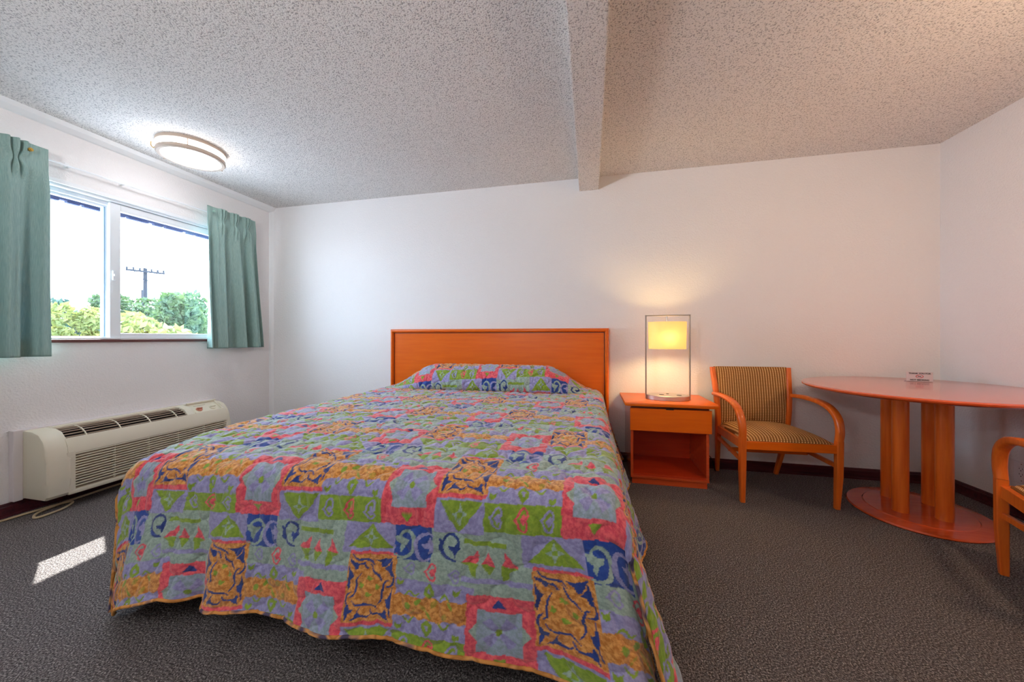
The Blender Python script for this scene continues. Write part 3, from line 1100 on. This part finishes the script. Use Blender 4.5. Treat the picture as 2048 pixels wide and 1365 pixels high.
        for cx_, cy_, rx_, ry_ in ((905, 520, 46, 28), (825, 600, 30, 40), (985, 612, 30, 40), (905, 690, 44, 28)):
            P_([(cx_ + rx_ * math.cos(q_) * (0.7 + 0.3 * math.cos(3 * q_)), cy_ + ry_ * math.sin(q_) * (0.8 + 0.2 * math.sin(2 * q_))) for q_ in np.linspace(0, 6.0, 11)], 'green')
    return c1, c2


def pillow_amp(x):
    l = np.clip((x + 1.82) / 0.52, 0, 1)
    r = np.clip((0.07 - x) / 0.44, 0, 1)
    sm = lambda t_: t_ * t_ * (3 - 2 * t_)
    return sm(l) * sm(r)


RS, RF = 0.075, 0.085           # roll-over radii side / foot
STEP = 0.0030
sideL = 0.50                    # side drop fabric length past the roll
footL = 0.415
qu = math.pi / 2
u0 = BXL + RS - qu * RS - sideL
u1 = BXR - RS + qu * RS + sideL
s_top0 = BYF + RF               # y at which foot roll begins
y_p = 2.765                     # where pillow bulge starts
# pillow curve control points (dy, dz)
pc_ = [(0, -0.012), (-0.040, 0.012), (-0.056, 0.065), (-0.034, 0.130), (0.030, 0.178), (0.100, 0.200), (0.180, 0.190), (0.270, 0.150)]
pcs = cr([(a, b, 0) for a, b in pc_], 10)
pcx = np.array([p.x for p in pcs]); pcz = np.array([p.y for p in pcs])
pcl = np.concatenate([[0], np.cumsum(np.hypot(np.diff(pcx), np.diff(pcz)))])
PL = pcl[-1]
Stop = (y_p - s_top0)           # flat length
v0 = -(qu * RF + footL)         # s coordinate: negative towards foot hem
v1 = Stop + PL
nu = int((u1 - u0) / STEP) + 1
nv = int((v1 - v0) / STEP) + 1
uu = np.linspace(u0, u1, nu)
vv = np.linspace(v0, v1, nv)
Ug, Sg = np.meshgrid(uu, vv)
U = Ug.ravel(); S = Sg.ravel()
ZT = 0.602


def sstep(t_):
    t_ = np.clip(t_, 0, 1)
    return t_ * t_ * (3 - 2 * t_)


# across profile
tr_ = U - (BXR - RS); tl_ = (BXL + RS) - U
X = U.copy(); DZ = np.zeros_like(U)
SD = np.zeros_like(U)           # distance down the side drop
for tt, sg, xe in ((tr_, 1, BXR), (tl_, -1, BXL)):
    mr = (tt > 0) & (tt <= qu * RS)
    X[mr] = xe - sg * RS + sg * RS * np.sin(tt[mr] / RS)
    DZ[mr] = RS * (1 - np.cos(tt[mr] / RS))
    md = tt > qu * RS
    d = tt[md] - qu * RS
    SD[md] = d
    fl = (0.12 if sg > 0 else 0.01) * (d / sideL) ** 1.2
    yy = S[md]
    fold = 0.022 * (d / sideL) * (np.sin(yy * 9.0 + sg) + 0.6 * np.sin(yy * 17 + 2 * sg))
    X[md] = xe + sg * (fl + fold)
    DZ[md] = RS + d * 0.955
# along profile
Y = s_top0 + S
FD = np.zeros_like(U)
DF = np.zeros_like(U)
mroll = (S < 0) & (S >= -qu * RF)
a_ = -S[mroll] / RF
Y[mroll] = s_top0 - RF * np.sin(a_)
DF[mroll] = RF * (1 - np.cos(a_))
mf = S < -qu * RF
d = -S[mf] - qu * RF
FD[mf] = d
xx = U[mf]
w_ = d / footL
y_f = BYF - 0.055 * w_ ** 1.2
y_f -= 0.020 * w_ * (np.sin(xx * 7.5 + 0.6) + 0.5 * np.sin(xx * 15 + 1.0))
y_f += 0.050 * np.exp(-((xx + 1.335) / 0.045) ** 2) * w_ ** 1.5        # pinch crease near the left
y_f -= 0.014 * np.exp(-((xx + 1.24) / 0.07) ** 2) * w_ ** 1.5
y_f += 0.06 * sstep((xx - (BXR - 0.10)) / 0.12) * (0.25 + 0.75 * w_)      # right edge tucks inwards
y_f -= 0.035 * np.exp(-((xx - 0.0) / 0.10) ** 2) * w_
X[mf] = X[mf] + 0.03 * w_ * sstep((-1.6 - xx) / 0.25) + 0.085 * w_ * sstep((xx + 0.35) / 0.45)
X += 0.075 * sstep((-1.58 - U) / 0.22) * np.exp(-np.clip(S, 0, None) / 0.14)
Y[mf] = y_f
hem = np.interp(xx, [-1.95, -1.80, -1.62, -1.46, -1.30, -0.97, -0.78, -0.62, -0.46, -0.2, -0.05, 0.02, 0.12, 0.2], [0.06, 0.06, 0.10, 0.142, 0.132, 0.144, 0.156, 0.170, 0.152, 0.136, 0.160, 0.140, 0.065, 0.05])
ztopf = ZT - RF
DF[mf] = RF + w_ * (ztopf - hem)
# pillow bulge
mp_ = S > Stop
l_ = S[mp_] - Stop
amp = pillow_amp(X[mp_])
px_ = np.interp(l_, pcl, pcx); pz_ = np.interp(l_, pcl, pcz)
flat = l_ / PL * 0.27
Y[mp_] = y_p + px_ * amp + flat * (1 - amp)
Zp = np.zeros_like(U)
Zp[mp_] = pz_ * amp * 1.02
dist_fade = np.where(SD > 0, np.exp(-SD / 0.15), 1.0)
Z = ZT + Zp * 1.0 - DZ - DF
# sag at the foot corners, gentle crown, slight hollows
topm = np.exp(-((np.clip(Y, 0.9, None) - 0.98) / 0.30) ** 2)
Z -= 0.030 * topm * np.exp(-FD / 0.12) * np.exp(-SD / 0.15) * (0.35 + 0.65 * np.clip(-(X + 0.87) / 0.97, -0.2, 1) ** 2)
Z += 0.010 * np.cos((X + 0.87) * 1.5) * (FD == 0) * (SD == 0)
# side hems stay above the floor; front edges flare
sidem = SD > 0
Z[sidem] = np.maximum(Z[sidem], 0.035 + 0.012 * np.sin(S[sidem] * 11))
kick = np.exp(-np.clip(S, 0, None) / 0.16) * (SD / sideL)
Y -= np.where(X > -0.8, 0.09, 0.035) * kick * sidem
X += np.where(X > 0, 0.012, -0.004) * kick * sidem
# near the head the pillow ridge blends into the side
# ---- quilting relief (stitched ogee lines) and small wrinkles
QL = 0.128
f1 = (U + 0.8 * S) / QL + 0.09 * np.sin(2 * np.pi * (U - S) / QL / 1.0) + 0.08 * np.sin(U * 13)
f2 = (U - 0.8 * S) / QL + 0.09 * np.sin(2 * np.pi * (U + S) / QL / 1.0) + 0.08 * np.cos(S * 12)
d1 = np.abs(((f1 + 0.5) % 1) - 0.5); d2 = np.abs(((f2 + 0.5) % 1) - 0.5)
dq = np.minimum(d1, d2)
relief = 0.0045 * (1 - np.exp(-(dq / 0.045))) + 0.006 * (1 - np.exp(-(dq / 0.16) ** 1.6))
wr = 0.0019 * np.sin(62 * (U * 0.55 + S * 0.15) * 2 * np.pi / 3.0 + 3 * np.sin(S * 21) + 2.0 * np.sin(U * 17 + S * 9)) * np.exp(-dq / 0.25)
wr += 0.0011 * np.sin(150 * (U * 0.8 - S * 0.25) + 4 * np.sin(S * 33 + U * 5))
relief = relief * 0.8 + wr * np.where(FD > 0, 0.3, 1.1)
P3 = np.stack([X, Y, Z], 1).reshape(nv, nu, 3)
du = np.gradient(P3, axis=1); dv = np.gradient(P3, axis=0)
nrm = np.cross(du, dv)
nrm /= (np.linalg.norm(nrm, axis=2, keepdims=True) + 1e-12)
P3 = P3 + nrm * relief.reshape(nv, nu)[..., None]
P3[..., 2] = np.maximum(P3[..., 2], 0.02)
# region mask: no fabric where both drops would meet (split corners)
cutU = (U > BXR - RS + qu * RS * 0.92) | (U < BXL + RS - qu * RS * 0.92)
cutS = S < -qu * RF * 0.80
keep = ~(cutU & cutS).reshape(nv, nu)
quad = keep[:-1, :-1] & keep[1:, :-1] & keep[:-1, 1:] & keep[1:, 1:]
idx = np.arange(nu * nv).reshape(nv, nu)
jj, ii = np.nonzero(quad)
faces = np.stack([idx[jj, ii], idx[jj, ii + 1], idx[jj + 1, ii + 1], idx[jj + 1, ii]], 1)
used = np.zeros(nu * nv, bool); used[faces.ravel()] = True
remap = -np.ones(nu * nv, np.int64); remap[used] = np.arange(used.sum())
faces = remap[faces]
co = P3.reshape(-1, 3)[used]
Qf = (-S + 0.052 * (U + 0.64) - 0.095 * (S > Stop) + 0.16 * np.clip(S - Stop, 0, None))[used]
jit = 0.0012
Uj = U[used] + jit * np.sin(S[used] * 130) ; Qj = Qf + jit * np.sin(U[used] * 120)
c1, c2 = paint(Uj, Qj)
me = bpy.data.meshes.new('bedspread')
nV, nF = len(co), len(faces)
me.vertices.add(nV); me.vertices.foreach_set('co', co.astype(np.float32).ravel())
me.loops.add(nF * 4); me.loops.foreach_set('vertex_index', faces.astype(np.int32).ravel())
me.polygons.add(nF)
me.polygons.foreach_set('loop_start', np.arange(0, nF * 4, 4, dtype=np.int32))
me.polygons.foreach_set('use_smooth', np.ones(nF, bool))
me.update(calc_edges=True)
for nm, arr in (('print_a', c1), ('print_b', c2)):
    at = me.attributes.new(nm, 'FLOAT_COLOR', 'POINT')
    at.data.foreach_set('color', np.concatenate([arr, np.ones((nV, 1))], 1).astype(np.float32).ravel())
fa = me.attributes.new('fabric', 'FLOAT_VECTOR', 'POINT')
fa.data.foreach_set('vector', np.stack([U[used], S[used], np.zeros(nV)], 1).astype(np.float32).ravel())
m = mat('quilted_patchwork_print', (200, 200, 200), 0.8, spec=0.25)
t = NT(m)
A1 = t.n('ShaderNodeAttribute', attribute_name='print_a')
A2 = t.n('ShaderNodeAttribute', attribute_name='print_b')
AF = t.n('ShaderNodeAttribute', attribute_name='fabric')
nz = t.noise(AF.outputs['Vector'], 78, 3, 0.6)
fr_ = t.ramp(nz, [(0.40, (0, 0, 0, 1)), (0.60, (1, 1, 1, 1))])
mixn = t.n('ShaderNodeMix', data_type='RGBA')
t.l(fr_, mixn.inputs[0]); t.l(A1.outputs['Color'], mixn.inputs[6]); t.l(A2.outputs['Color'], mixn.inputs[7])
t.l(mixn.outputs[2], t.b.inputs['Base Color'])
mp2 = t.n('ShaderNodeMapping'); mp2.inputs['Scale'].default_value = (1.0, 0.35, 1); mp2.inputs['Rotation'].default_value = (0, 0, 0.5)
t.l(AF.outputs['Vector'], mp2.inputs['Vector'])
nz2 = t.noise(mp2.outputs['Vector'], 70, 3, 0.6)
t.l(t.bump(nz2, 0.4, 0.006), t.b.inputs['Normal'])
t.b.inputs['Sheen Weight'].default_value = 0.4
me.materials.append(m)
spread = bpy.data.objects.new('bedspread', me)
COL.objects.link(spread)
tag(spread, 'colourful quilted patchwork bedspread draped over the bed and pillows', 'bedspread')
# piping along the hem
full = np.arange(nu * nv).reshape(nv, nu)
iL = np.nonzero(keep[0])[0][0]; iR = np.nonzero(keep[0])[0][-1]
jl = np.nonzero(keep[:, 0])[0][0]
PP3 = P3


def pipe(path, nm='piping'):
    bmp = B()
    tube(bmp, path, 0.0055, 6)
    return obj(nm, bmp, M['piping'], spread, smooth=True)


M['piping'] = mat('gold_piping', (206, 146, 70), 0.7)
t = NT(M['piping'])
vz = t.noise(t.coord(), 16, 1)
cc = t.ramp(vz, [(0.42, s2l((214, 148, 70))), (0.50, s2l((170, 110, 40))), (0.56, s2l((222, 160, 90))), (0.66, s2l((70, 60, 90)))])
t.l(cc, t.b.inputs['Base Color'])
pipe([tuple(PP3[0, i]) for i in range(iL, iR + 1, 4)])
for i_ in (iL, iR):
    col_ = [j for j in range(nv) if keep[j, i_] and vv[j] < -qu * RF * 0.7]
    pipe([tuple(PP3[j, i_]) for j in col_[::4]])
for i_ in (0, nu - 1):
    rows = [j for j in range(nv) if keep[j, i_]]
    pipe([tuple(PP3[j, i_]) for j in rows[::4]])
    cols = range(0, iL, 4) if i_ == 0 else range(iR + 1, nu, 4)
    pipe([tuple(PP3[jl, i]) for i in cols])

# ------------------------------------------------------------------ nightstand
ns = thing('nightstand', 'orange wooden nightstand with one drawer and an open shelf', 'nightstand', (0.545, 2.64, 0))
hw = 0.258
dp = 0.44
bm = B()
top = [(-0.30, 0.0), (-0.298, -0.006), (-0.27, -0.020), (0.27, -0.020), (0.312, -0.006), (0.318, 0.03), (0.318, dp + 0.015), (-0.30, dp + 0.015)]
prism(bm, top, 'z', 0.562, 0.587, 0.006)
obj('top', bm, M['wood'], ns, smooth=True, auto=40)
for s_ in (-1, 1):
    bm = B()
    x0_, x1_ = (-hw, -hw + 0.018) if s_ < 0 else (hw - 0.018, hw)
    box(bm, x0_, x1_, 0.012, dp, 0.045, 0.562, 0.001)
    obj('side_panel', bm, M['wood_red'], ns)
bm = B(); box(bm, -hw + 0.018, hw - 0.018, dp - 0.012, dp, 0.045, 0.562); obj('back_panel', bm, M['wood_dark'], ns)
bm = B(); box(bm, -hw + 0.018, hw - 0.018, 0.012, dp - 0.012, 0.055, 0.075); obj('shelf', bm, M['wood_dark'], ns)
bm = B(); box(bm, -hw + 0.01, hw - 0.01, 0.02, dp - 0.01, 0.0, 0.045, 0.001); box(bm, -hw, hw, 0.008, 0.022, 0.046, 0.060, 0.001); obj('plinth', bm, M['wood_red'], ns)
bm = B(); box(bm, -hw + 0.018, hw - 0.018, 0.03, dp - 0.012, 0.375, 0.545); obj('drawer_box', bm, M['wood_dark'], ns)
bm = B()
prism(bm, [(-hw - 0.005, 0.388), (hw + 0.012, 0.388), (hw + 0.012, 0.546), (0.03, 0.546), (0.028, 0.540), (-0.022, 0.540), (-0.024, 0.546), (-hw - 0.005, 0.546)], 'y', -0.006, 0.012, 0.0015)
dr = obj('drawer', bm, M['wood'], ns)
bm = B(); box(bm, -0.022, 0.028, 0.002, 0.03, 0.5405, 0.549); obj('finger_notch', bm, M['dark'], dr)
bm = B(); box(bm, -hw + 0.005, hw - 0.005, 0.010, dp - 0.02, 0.548, 0.562); obj('top_gap_rail', bm, M['wood_edge'], ns)

# ------------------------------------------------------------------ table lamp
lx, ly, lz = 0.572, 2.83, 0.588
lp = thing('table_lamp', 'lit table lamp with a metal frame and yellow oval shade', 'table lamp', (lx, ly, lz))
bm = B()
disc_stack(bm, 0, 0, [(0.0, 0.148, 0.095), (0.001, 0.151, 0.098), (0.030, 0.151, 0.098), (0.033, 0.148, 0.095)])
base = obj('base', bm, M['steel'], lp, smooth=True, auto=40)
for x_, y_, w2 in ((-0.045, -0.01, 0.018), (0.075, -0.02, 0.018), (0.005, 0.035, 0.010)):
    bm = B()
    disc_stack(bm, x_, y_, [(0.0325, w2, 0.012), (0.0345, w2, 0.012)], n=24)
    obj('socket', bm, M['dark'], base)
bm = B()
for x_ in (-0.156, 0.152):
    box(bm, x_ - 0.004, x_ + 0.004, -0.012, 0.012, 0.0, 0.634, 0.001)
box(bm, -0.160, 0.156, -0.012, 0.012, 0.626, 0.634, 0.001)
obj('frame', bm, M['chrome'], lp)
bm = B(); tube(bm, [(-0.005, 0, 0.628), (-0.005, 0, 0.50)], 0.004, 10); obj('rod', bm, M['chrome'], lp, smooth=True, auto=40)


def oval_shell(bm, a, b, z0, z1, th, a2=None, b2=None, n=72):
    a2 = a2 or a; b2 = b2 or b
    o_0 = [bm.verts.new(p) for p in ell(0, 0, z0, a2, b2, 0, n)]
    o_1 = [bm.verts.new(p) for p in ell(0, 0, z1, a, b, 0, n)]
    i_0 = [bm.verts.new(p) for p in ell(0, 0, z0, a2 - th, b2 - th, 0, n)]
    i_1 = [bm.verts.new(p) for p in ell(0, 0, z1, a - th, b - th, 0, n)]
    for i in range(n):
        j = (i + 1) % n
        bm.faces.new([o_0[i], o_0[j], o_1[j], o_1[i]])
        bm.faces.new([i_0[j], i_0[i], i_1[i], i_1[j]])
        bm.faces.new([o_1[i], o_1[j], i_1[j], i_1[i]])
        bm.faces.new([o_0[j], o_0[i], i_0[i], i_0[j]])
    return bm


bm = B(); oval_shell(bm, 0.136, 0.088, 0.378, 0.582, 0.0025, 0.131, 0.084)
sh = obj('lamp_shade', bm, M['shade'], lp, smooth=True, auto=40)
sh.location = (-0.004, 0, 0)
bm = B()
box(bm, -0.135, 0.13, -0.003, 0.003, 0.498, 0.502)
obj('shade_holder', bm, M['chrome'], lp)
bm = B()
bmesh.ops.create_uvsphere(bm, u_segments=20, v_segments=12, radius=0.026)
bm.transform(Matrix.Translation((-0.004, 0, 0.462)))
M['bulb'] = emis('glowing_bulb', (255, 206, 130), 60.0)
obj('bulb', bm, M['bulb'], lp, smooth=True)
pl_ = light('lamp_bulb_light', 'POINT', (lx - 0.004, ly - 0.045, lz + 0.462), 9.5, (1.0, 0.70, 0.30), size=0.045)

# black cord between nightstand and wall
pts = cr([(0.815, 3.00, 0.012), (0.83, 2.99, 0.10), (0.86, 2.99, 0.155), (0.915, 2.99, 0.12), (0.94, 3.0, 0.05), (0.955, 3.02, 0.010)], 8)
tag(obj('power_cord', tube(B(), pts, 0.0035, 8), M['cord_black'], smooth=True), 'thin black power cord arching between the nightstand and the chair', 'cord')

# ------------------------------------------------------------------ chairs


def make_chair(label, loc, rz):
    ch = thing('armchair', label, 'chair', loc, rz, 'wooden armchairs with striped seats')
    # front legs + arms (continuous bentwood look)
    for s_ in (-1, 1):
        x_ = s_ * 0.2675
        bm = B()
        sweep_rect(bm, [(x_ * 0.985, -0.268, 0), (x_, -0.276, 0.20), (x_, -0.280, 0.42)], (1, 0, 0), [0.026, 0.036, 0.036], [0.028, 0.036, 0.038])
        obj('leg', bm, M['wood_v'], ch)
        bm = B()
        pth = cr([(x_, -0.280, 0.42), (x_ * 1.01, -0.284, 0.48), (x_ * 1.02, -0.262, 0.55), (x_ * 1.02, -0.20, 0.602), (x_ * 1.02, -0.10, 0.626), (x_ * 1.01, 0.04, 0.632), (x_ * 0.985, 0.19, 0.622)], 6)
        n_ = len(pth)
        sweep_rect(bm, pth, (1, 0, 0), [0.036 + 0.006 * math.sin(math.pi * k / n_) for k in range(n_)], [0.038 - 0.012 * k / n_ for k in range(n_)], 0.006)
        obj('armrest', bm, M['wood_v'], ch, smooth=True, auto=50)
        # rear leg / back post
        bm = B()
        pth = cr([(s_ * 0.208, 0.285, 0), (s_ * 0.226, 0.225, 0.22), (s_ * 0.236, 0.190, 0.42), (s_ * 0.247, 0.192, 0.60), (s_ * 0.262, 0.232, 0.822)], 6)
        n_ = len(pth)
        sweep_rect(bm, pth, (1, 0, 0), [0.024 + 0.008 * min(1, k / 8) for k in range(n_)], [0.030 + 0.012 * math.sin(math.pi * k / n_) for k in range(n_)], 0.003)
        obj('back_post', bm, M['wood_v'], ch, smooth=True, auto=50)
        # side rail and stretcher
        bm = B()
        sweep_rect(bm, [(s_ * 0.262, -0.262, 0.366), (s_ * 0.232, 0.19, 0.350)], (0, 0, 1), 0.055, 0.024, 0.002)
        obj('side_rail', bm, M['wood_v'], ch)
        bm = B()
        sweep_rect(bm, [(s_ * 0.264, -0.265, 0.262), (s_ * 0.228, 0.225, 0.285)], (0, 0, 1), 0.026, 0.018, 0.002)
        obj('stretcher', bm, M['wood_v'], ch)
    bm = B(); sweep_rect(bm, [(-0.252, -0.276, 0.368), (0.252, -0.276, 0.368)], (0, 0, 1), 0.052, 0.026, 0.002); obj('front_rail', bm, M['wood'], ch)
    bm = B(); sweep_rect(bm, [(-0.225, 0.190, 0.345), (0.225, 0.190, 0.345)], (0, 0, 1), 0.05, 0.022, 0.002); obj('rear_rail', bm, M['wood'], ch)
    bm = B(); sweep_rect(bm, [(-0.246, -0.02, 0.262), (0.246, -0.02, 0.262)], (0, 0, 1), 0.026, 0.018, 0.002); obj('cross_stretcher', bm, M['wood'], ch)
    # seat cushion: domed trapezoid
    bm = B()
    n = 28
    top_v, bot_v = [], []
    for j in range(n + 1):
        t_ = j / n
        y_ = -0.278 + 0.462 * t_
        hw_ = 0.248 - 0.022 * t_
        ra, rb = [], []
        for i in range(n + 1):
            q = -1 + 2 * i / n
            ex = 1 - abs(q) ** 6
            ey = 1 - abs(2 * t_ - 1) ** 6
            dome = (1 - q * q * 0.85) * (1 - (2 * t_ - 0.9) ** 2 * 0.6)
            z_ = 0.390 + 0.026 * (ex * ey) ** 0.5 + 0.042 * max(dome, 0)
            ra.append(bm.verts.new((q * hw_, y_, z_)))
            rb.append(bm.verts.new((q * hw_, y_, 0.372)))
        top_v.append(ra); bot_v.append(rb)
    for j in range(n):
        for i in range(n):
            bm.faces.new([top_v[j][i], top_v[j][i + 1], top_v[j + 1][i + 1], top_v[j + 1][i]])
            bm.faces.new([bot_v[j][i + 1], bot_v[j][i], bot_v[j + 1][i], bot_v[j + 1][i + 1]])
    for k in range(n):
        bm.faces.new([bot_v[0][k], bot_v[0][k + 1], top_v[0][k + 1], top_v[0][k]])
        bm.faces.new([top_v[n][k], top_v[n][k + 1], bot_v[n][k + 1], bot_v[n][k]])
        bm.faces.new([top_v[k][0], top_v[k + 1][0], bot_v[k + 1][0], bot_v[k][0]])
        bm.faces.new([bot_v[k][n], bot_v[k + 1][n], top_v[k + 1][n], top_v[k][n]])
    obj('seat', bm, M['chair_fabric'], ch, smooth=True, auto=50)
    # upholstered back between the posts
    bm = B()
    n, mm = 20, 20
    F_, R2 = [], []
    for j in range(mm + 1):
        t_ = j / mm
        z_ = 0.398 + 0.429 * t_
        hw_ = 0.222 + 0.026 * t_
        yb = 0.186 + 0.044 * max(0, (t_ - 0.25) / 0.75) ** 1.4
        fr_r, rr_r = [], []
        for i in range(n + 1):
            q = -1 + 2 * i / n
            e_ = (1 - abs(q) ** 8) * (1 - abs(2 * t_ - 1) ** 10)
            fr_r.append(bm.verts.new((q * hw_, yb - 0.006 - 0.016 * e_ + 0.012 * (1 - q * q), z_)))
            rr_r.append(bm.verts.new((q * hw_, yb + 0.018 + 0.006 * e_ + 0.012 * (1 - q * q), z_)))
        F_.append(fr_r); R2.append(rr_r)
    for j in range(mm):
        for i in range(n):
            bm.faces.new([F_[j][i], F_[j][i + 1], F_[j + 1][i + 1], F_[j + 1][i]])
            bm.faces.new([R2[j][i + 1], R2[j][i], R2[j + 1][i], R2[j + 1][i + 1]])
    for j in range(mm):
        bm.faces.new([F_[j + 1][0], R2[j + 1][0], R2[j][0], F_[j][0]])
        bm.faces.new([F_[j][n], R2[j][n], R2[j + 1][n], F_[j + 1][n]])
    for i in range(n):
        bm.faces.new([F_[0][i], R2[0][i], R2[0][i + 1], F_[0][i + 1]])
        bm.faces.new([F_[mm][i + 1], R2[mm][i + 1], R2[mm][i], F_[mm][i]])
    obj('backrest', bm, M['chair_fabric'], ch, smooth=True, auto=50)
    return ch


def dup(root, loc, rz, label):
    r = root.copy(); COL.objects.link(r); r.location = loc; r.rotation_euler = (0, 0, rz)
    r['label'] = label
    for c_ in list(root.children):
        d_ = c_.copy(); COL.objects.link(d_); d_.parent = r
    return r


ch1 = make_chair('wooden armchair with striped seat and back standing between nightstand and table', (1.203, 2.785, 0), math.radians(2.5))
# second chair, cut by the right edge, turned towards the table
ang = math.radians(180 - 25)
fx, fy = 1.790, 1.997          # floor point of its visible front leg
lcl = Vector((0.2675, -0.276, 0))
rot = Matrix.Rotation(ang, 3, 'Z')
off = rot @ lcl
dup(ch1, (fx - off.x, fy - off.y, 0), ang, 'wooden armchair cut off by the right edge of the photo, facing the table')

# ------------------------------------------------------------------ table
TX, TY, PHI = 1.874, 2.505, math.radians(55)
tb = thing('pedestal_table', 'oval red-orange wooden table on four round columns in the corner', 'table', (TX, TY, 0))
bm = B()
a_, b_ = 0.615, 0.53
disc_stack(bm, 0, 0, [(0.738, a_ - 0.045, b_ - 0.045), (0.746, a_ - 0.010, b_ - 0.010), (0.752, a_, b_), (0.759, a_ + 0.001, b_ + 0.001), (0.764, a_ - 0.004, b_ - 0.004), (0.7655, a_ - 0.02, b_ - 0.02)], PHI, 96)
obj('tabletop', bm, M['wood_red'], tb, smooth=True, auto=40)
ox, oyy = 0.03, 0.09
for cx_, cy_ in ((-0.080, 0.018), (0.076, -0.050), (0.010, 0.235), (0.172, 0.162)):
    bm = B()
    disc_stack(bm, cx_, cy_, [(0.015, 0.036, 0.036), (0.739, 0.036, 0.036)], n=40)
    obj('column', bm, M['wood_v'], tb, smooth=True, auto=40)
bm = B()
disc_stack(bm, 0.045, 0.08, [(0.0, 0.345, 0.305), (0.006, 0.350, 0.310), (0.014, 0.345, 0.305), (0.020, 0.27, 0.235), (0.024, 0.265, 0.23), (0.025, 0.2, 0.17)], PHI, 96)
obj('base', bm, M['wood_red'], tb, smooth=True, auto=25)

# sign on the table
sg_loc = (2.085, 2.79, 0.766)
sg = thing('tabletop_sign', 'small clear stand with a THANK YOU FOR NOT SMOKING card on the table', 'sign', sg_loc, math.radians(-12.5))
bm = B(); box(bm, -0.062, 0.062, -0.0015, 0.0015, 0.0, 0.062, 0.0005)
box(bm, -0.062, 0.062, -0.0015, 0.024, 0.0, 0.0025, 0.0005)
card = obj('card', bm, M['acrylic'], sg)


def text(body, size, loc, parent, mt):
    cu = bpy.data.curves.new('txt', 'FONT')
    cu.body = body; cu.size = size; cu.align_x = 'CENTER'; cu.extrude = 0.0003; cu.offset = size * 0.03
    tmp = bpy.data.objects.new('txt', cu)
    COL.objects.link(tmp)
    dg = bpy.context.evaluated_depsgraph_get()
    mesh = bpy.data.meshes.new_from_object(tmp.evaluated_get(dg))
    bpy.data.objects.remove(tmp)
    mesh.materials.clear(); mesh.materials.append(mt)
    o = bpy.data.objects.new('lettering', mesh)
    COL.objects.link(o); o.parent = parent
    o.rotation_euler = (math.pi / 2, 0, 0)
    o.location = loc
    return o


text('THANK YOU FOR', 0.0128, (0, -0.0020, 0.0480), card, M['text'])
text('NOT SMOKING', 0.0128, (0, -0.0020, 0.0060), card, M['text'])
bm = B()
n = 40
for k in range(n):
    t0, t1 = 2 * math.pi * k / n, 2 * math.pi * (k + 1) / n
    bm.faces.new([bm.verts.new((r_ * math.cos(q_) * 1.3, -0.0022, 0.033 + r_ * math.sin(q_) * 0.8)) for r_, q_ in ((0.0115, t0), (0.0115, t1), (0.0142, t1), (0.0142, t0))])
bm.faces.new([bm.verts.new(p) for p in [(-0.0125, -0.0022, 0.040), (-0.0105, -0.0022, 0.0415), (0.0125, -0.0022, 0.026), (0.0105, -0.0022, 0.0245)]])
obj('no_smoking_mark', bm, M['red_print'], card)
bm = B(); box(bm, -0.009, 0.007, -0.0023, -0.0021, 0.0315, 0.0345); obj('cigarette_mark', bm, M['text'], card)

# ------------------------------------------------------------------ wall outlet
oz = 0.268
ol = thing('wall_outlet', 'white double wall outlet low on the right wall behind the armchair', 'outlet', (XR, 2.62, oz))
bm = B(); box(bm, -0.006, 0, -0.040, 0.040, -0.062, 0.062, 0.003); obj('cover_plate', bm, M['outlet'], ol)
bm = B(); box(bm, -0.009, -0.005, -0.018, 0.018, -0.034, 0.034, 0.001); rc = obj('receptacle', bm, M['outlet'], ol)
bm = B()
for z_ in (0.018, -0.014):
    box(bm, -0.0094, -0.0088, -0.0085, -0.0065, z_, z_ + 0.009)
    box(bm, -0.0094, -0.0088, 0.0065, 0.0085, z_, z_ + 0.009)
    box(bm, -0.0094, -0.0088, -0.0022, 0.0022, z_ - 0.010, z_ - 0.005)
obj('slots', bm, M['dark'], rc)
for z_ in (0.048, -0.048):
    bm = B()
    tube(bm, [(-0.0055, 0, z_), (-0.0075, 0, z_)], 0.003, 8)
    obj('screw', bm, M['slat_brown'], ol)
